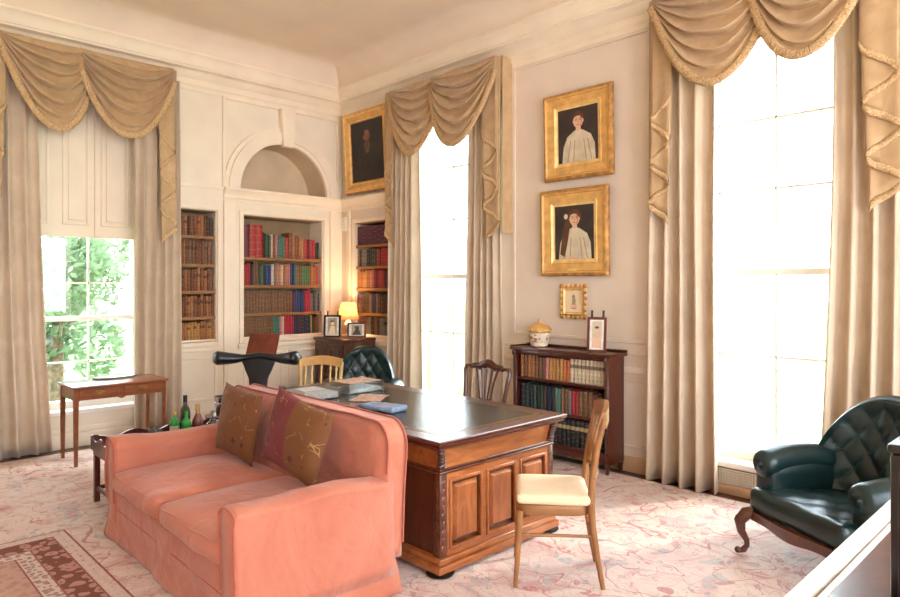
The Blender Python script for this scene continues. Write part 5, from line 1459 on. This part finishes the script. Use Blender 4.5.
gw = [(.001, 0), (.034, 0), (.037, .006), (.037, .10), (.032, .125), (.014, .15), (.013, .20), (.001, .2)]
bottle('bottle', 'short bright green bottle on the tray table, first of the bottles', (2.015, -2.99, BB), [(.001, 0), (.034, 0), (.037, .006), (.037, .085), (.030, .108), (.013, .128), (.0125, .155), (.001, .155)], 'greenglass', [('label', [(.0376, .02), (.0376, .07)], 'label'), ('cap', [(.015, .154), (.015, .175), (.001, .175)], 'gold')])
bottle('bottle', 'bright green bottle on the tray table close beside the tall dark one', (2.08, -2.925, BB), [(.001, 0), (.034, 0), (.037, .006), (.037, .085), (.030, .108), (.013, .128), (.0125, .165), (.001, .165)], 'greenglass', [('cap', [(.015, .164), (.015, .18), (.001, .18)], 'greenglass')])
bottle('bottle', 'tall dark olive wine bottle standing on the tray table', (1.985, -2.895, BB), [(.001, 0), (.036, 0), (.039, .006), (.039, .16), (.034, .185), (.016, .215), (.0145, .285), (.001, .285)], 'oliveglass', [('foil', [(.016, .24), (.0165, .292), (.001, .292)], 'dark'), ('label', [(.0396, .05), (.0396, .12)], 'oliveglass')])
bottle('bottle', 'amber spirit bottle with a tan foil neck on the tray table', (2.06, -2.825, BB), [(.001, 0), (.040, 0), (.043, .006), (.043, .07), (.038, .105), (.018, .145), (.016, .19), (.001, .19)], 'rosewine', [('foil', [(.0185, .15), (.0175, .225), (.001, .225)], 'gilt'), ('label', [(.0436, .02), (.0436, .06)], 'dark')])
bottle('decanter', 'squat clear glass decanter on the tray table, behind the sofa arm', (2.14, -2.735, BB), [(.001, 0), (.048, 0), (.055, .02), (.052, .06), (.02, .095), (.018, .12), (.001, .12)], 'clearglass', [('stopper', [(.012, .12), (.024, .14), (.02, .165), (.001, .17)], 'clearglass')], 'decanter')
for k, (x, y, t) in enumerate(((2.02, -3.16, 'nearest the green bottles'), (2.14, -3.17, 'nearest the sofa arm'))):
    o = thing('tumbler', 'small clear glass tumbler on the tray table, ' + t, 'glass', (x, y, BB), 0, 'tumblers on the tray table')
    b = MB(); b.lathe([(.001, 0), (.028, 0), (.032, .08), (.030, .08), (.0265, .008), (.001, .008)], 18); obj('bowl', b, 'clearglass', o)
r = thing('ice_bucket', 'silver ice bucket behind the sofa arm, standing beyond the bottles', 'ice bucket', (1.80, -2.50, FZ))
b = MB(); b.lathe([(.001, .47), (.05, .47), (.058, .48), (.062, .56), (.066, .565), (.066, .575), (.062, .58), (.064, .62), (.068, .63), (.060, .63), (.056, .49), (.001, .485)], 22); obj('bucket', b, 'silver', r)
b = MB()
for s in (-1, 1): b.tube([(s * (.066 + .02 * math.sin(PI * i / 8)), 0, .55 + .05 * i / 8) for i in range(9)], .005, 6)
obj('handle', b, 'silver', r)
b = MB(); b.lathe([(.001, 0), (.12, 0), (.12, .015), (.03, .04), (.022, .1), (.03, .25), (.02, .40), (.03, .44), (.14, .455), (.145, .469), (.001, .4695)], 22); obj('stand', b, 'mahog', r)

# --- things lying on the desk
DT = FZ + DZ + .001
def acrylic_tray(label, loc, rz, w, d, h, papers):
    r = thing('acrylic_tray', label, 'letter tray', loc, rz, 'acrylic trays on the desk')
    t = .005
    for nm, lo, hi in (('base', (-w / 2, -d / 2, 0), (w / 2, d / 2, t)), ('side', (-w / 2, -d / 2, t), (-w / 2 + t, d / 2, h)), ('side', (w / 2 - t, -d / 2, t), (w / 2, d / 2, h)), ('side', (-w / 2 + t, -d / 2, t), (w / 2 - t, -d / 2 + t, h)), ('side', (-w / 2 + t, d / 2 - t, t), (w / 2 - t, d / 2, h))):
        b = MB(); b.box(lo, hi, .001, 1); obj(nm, b, 'acrylic', r)
    for i, (m, zt, nm, lab) in enumerate(papers):
        b = MB(); b.box((-w / 2 + .012, -d / 2 + .012, 0), (w / 2 - .014 - .006 * i, d / 2 - .012, zt[1] - zt[0]), .002, 1)
        o = obj(nm, b, m, None, 30, Vector(loc) + Vector((0, 0, zt[0])), (0, 0, rz + .01 * i)); tag(o, lab, 'papers')
M['tanpaper'] = plain('tan_cardboard', (206, 166, 140), .7, nscale=30, namp=.12)
acrylic_tray('clear acrylic letter tray with tan papers near the far end of the desk', (3.00, -1.955, DT), R(2), .26, .34, .085, [('newsprint', (.0055, .03), 'paper_stack', 'grey stack of papers inside the right acrylic tray'), ('tanpaper', (.075, .082), 'folder', 'tan folder lying on top in the right acrylic tray')])
acrylic_tray('clear acrylic letter tray with grey newspapers just behind the sofa back', (2.99, -2.37, DT), R(-3), .36, .30, .075, [('newsprint', (.0055, .045), 'newspaper_stack', 'grey newspapers inside the left acrylic tray')])
b = MB(); b.rbox((-.16, -.075, 0), (.16, .075, .036), .016, (22, 14, 4), wr=.012, ws=11, fn=lambda p, a, c, g: Vector((p.x, p.y, max(p.z, 0))))
for v in b.bm.verts: v.co.z = max(v.co.z, 0)
o = obj('folded_cloth', b, 'bluecloth', None, 180, (3.76, -2.30, DT), (0, 0, R(8))); tag(o, 'crumpled blue-grey cloth lying on the desk top', 'cloth')
b = MB()
for k in range(5): b.box((-.105, -.148, .0008 * k), (.105, .148, .0008 * k + .0006), mat=Matrix.Translation((.004 * k, -.006 * k, 0)) @ Matrix.Rotation(.05 * k, 4, 'Z'))
o = obj('loose_papers', b, 'tanpaper', None, 0, (3.33, -2.08, DT), (0, 0, R(30))); tag(o, 'loose tan papers on the desk in front of the right acrylic tray', 'papers')

# --- table and letter box at the lower right edge
r = thing('console_table', 'polished table with a moulded edge coloured white as window glare in the near right corner', 'table', (7.05, -3.15, FZ))
x0, x1, y0, y1, z = 6.69 - 7.05, 7.42 - 7.05, -4.35 + 3.15, -2.02 + 3.15, .895 - FZ
b = MB(); b.box((x0 + .07, y0 + .07, z - .035), (x1 - .07, y1 - .07, z), .002, 1); obj('table_top', b, 'mahog', r)
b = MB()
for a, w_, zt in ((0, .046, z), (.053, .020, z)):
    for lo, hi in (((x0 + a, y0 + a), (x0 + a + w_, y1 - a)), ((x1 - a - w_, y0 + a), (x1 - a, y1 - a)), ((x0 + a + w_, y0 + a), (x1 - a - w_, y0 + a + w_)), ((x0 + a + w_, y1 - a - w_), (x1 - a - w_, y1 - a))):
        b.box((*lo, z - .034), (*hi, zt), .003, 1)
obj('glare_edge_moulding', b, 'white', r)  # window glare on the wooden edge, put into its white colour
b = MB(); b.box((x0 + .03, y0 + .03, z - .13), (x1 - .03, y1 - .03, z - .036), .004, 1); obj('apron', b, 'mahog', r)
for sx in (x0 + .06, x1 - .06):
    for sy in (y0 + .06, y1 - .06):
        b = MB(); b.lathe([(.016, 0), (.02, .02), (.015, .05), (.028, .5), (.022, .56), (.034, .6), (.034, z - .131)], 14, (sx, sy, 0)); obj('leg', b, 'mahog', r)
r = thing('letter_cabinet', 'very dark upright wooden letter cabinet on the table at the right photo edge', 'cabinet', (7.05, -3.345, .8955))
b = MB(); b.box((-.155, -.12, 0), (.155, .12, .36), .006); obj('body', b, 'ebony', r)
b = MB(); b.box((-.16, -.125, .361), (.16, .125, .38), .006); obj('lid', b, 'ebony', r)
for s in (-1, 1):
    b = MB(); b.box((-.14 if s < 0 else .004, -.130, .02), (-.004 if s < 0 else .14, -.121, .34), .003, 1); d = obj('door', b, 'ebony', r)
    b = MB(); b.ball((s * .02, -.136, .18), .008, 8, 6); obj('knob', b, 'brass', d)

# ------------------------------------------------------------------ outside
b = MB(); b.box((-60, -60, -1.2), (-T - .02, 60, -.8)); b.box((-T - .02, T + .02, -1.2), (60, 60, -.8)); struct('lawn', b, 'lawn', smooth=0)
def leafm(name, c, c2):
    t = NT(name); v = t.coord(); t.base(t.ramp(t.noise(v, 3, 2), [(.35, c2), (.65, c)])); t.set(Roughness=.8)
    tr = t.new('ShaderNodeBsdfTranslucent'); tr.inputs[0].default_value = lin(c)
    mx = t.new('ShaderNodeMixShader'); mx.inputs[0].default_value = .4
    t.link(t.bsdf.outputs[0], mx.inputs[1]); t.link(tr.outputs[0], mx.inputs[2]); t.link(mx.outputs[0], t.out.inputs[0]); return t.m
M['leafa'] = leafm('fresh_leaves', (136, 152, 122), (116, 134, 100)); M['leafb'] = leafm('deep_leaves', (116, 136, 104), (92, 112, 82)); M['leafc'] = leafm('pale_leaves', (152, 160, 140), (136, 146, 122))
def tree(label, x, y, h, rx, rz_, leaf, n, seed, ls=.17):
    rn = random.Random(seed); r = thing('tree', label, 'tree', (x, y, -.8), 0, 'trees outside the left window')
    b = MB(); b.tube([(0, 0, 0), (.05, .03, h * .4), (0, .1, h * .75)], [.16, .11, .04], 8)
    for k in range(5):
        a = k * 1.3; b.tube([(.03, .03, h * (.35 + .07 * k)), (rx * .5 * math.cos(a), rx * .5 * math.sin(a), h * (.55 + .07 * k))], [.05, .02], 6)
    obj('trunk', b, 'trunk', r)
    b = MB(); blobs = [(rn.uniform(-.6, .6) * rx, rn.uniform(-.6, .6) * rx, h * .62 + rn.uniform(-.75, .75) * rz_, rn.uniform(.35, .6)) for _ in range(12)]
    for _ in range(n):
        bx_, by_, bz_, s = rn.choice(blobs); d = Vector((rn.gauss(0, 1), rn.gauss(0, 1), rn.gauss(0, 1))).normalized() * rn.uniform(.55, 1.0)
        p = Vector((bx_ + d.x * rx * s, by_ + d.y * rx * s, max(.15, bz_ + d.z * rz_ * s)))
        t = Vector((rn.gauss(0, 1), rn.gauss(0, 1), rn.gauss(0, .7))).normalized(); u = t.orthogonal().normalized(); l = ls * rn.uniform(.6, 1.3)
        b.bm.faces.new([b.bm.verts.new(q) for q in (p - t * l, p + u * l * .4, p + t * l, p - u * l * .4)])
    obj('crown', b, leaf, r, smooth=0)
tree('bushy mid-green tree seen in the middle of the left window', -6.2, -1.9, 3.4, 1.15, 1.4, 'leafb', 3000, 1, .11)
tree('pale tree filling the right side of the left window', -9.6, .9, 4.6, 1.9, 1.9, 'leafa', 3000, 2, .13)
tree('pale airy tree rising at the upper left of the left window', -13.5, -2.2, 7.6, 2.3, 2.6, 'leafc', 2500, 3, .16)
tree('tall pale tree far behind, at the upper right of the left window', -19, 4.6, 9.5, 3.0, 3.4, 'leafc', 2500, 4, .2)

# ------------------------------------------------------------------ light, sky, camera
w = bpy.data.worlds.new('sky'); scene.world = w; w.use_nodes = True
nt = w.node_tree; bg = nt.nodes['Background']
tc = nt.nodes.new('ShaderNodeTexCoord'); sp = nt.nodes.new('ShaderNodeSeparateXYZ'); nt.links.new(tc.outputs['Generated'], sp.inputs[0])
rmp = nt.nodes.new('ShaderNodeValToRGB'); e = rmp.color_ramp.elements
e[0].position = .0; e[0].color = (.50, .50, .48, 1); e[1].position = .62; e[1].color = (.76, .87, 1.0, 1); k = e.new(.5); k.color = (.91, .95, 1.0, 1)
mp = nt.nodes.new('ShaderNodeMath'); mp.operation = 'MULTIPLY_ADD'; mp.inputs[1].default_value = .5; mp.inputs[2].default_value = .5
nt.links.new(sp.outputs['Z'], mp.inputs[0]); nt.links.new(mp.outputs[0], rmp.inputs[0]); nt.links.new(rmp.outputs[0], bg.inputs['Color'])
bg.inputs['Strength'].default_value = SKY
sun = bpy.data.lights.new('sun', 'SUN'); sun.energy = SUN; sun.angle = R(6); sun.color = (1, .95, .86)
so = bpy.data.objects.new('sun', sun); COL.objects.link(so); so.rotation_euler = Vector((-.35, -.75, -.55)).to_track_quat('-Z', 'Y').to_euler()

cam = bpy.data.cameras.new('camera'); co = bpy.data.objects.new('camera', cam); COL.objects.link(co)
co.location = (7.2298, -5.0462, 1.6); co.rotation_euler = (PI / 2, 0, R(90 - 44.249))
cam.sensor_width = 36; cam.lens = 657 / 900 * 36; cam.shift_y = -13.5 / 900; cam.clip_start = .05; cam.clip_end = 300
scene.camera = co
vs = scene.view_settings; vs.view_transform = 'Standard'; vs.look = 'None'; vs.gamma = 1; vs.use_curve_mapping = False; vs.exposure = EXPO
cy = scene.cycles; cy.max_bounces = 10; cy.diffuse_bounces = 6; cy.glossy_bounces = 4; cy.transmission_bounces = 8; cy.transparent_max_bounces = 16
cy.caustics_reflective = False; cy.caustics_refractive = False; cy.sample_clamp_indirect = 8
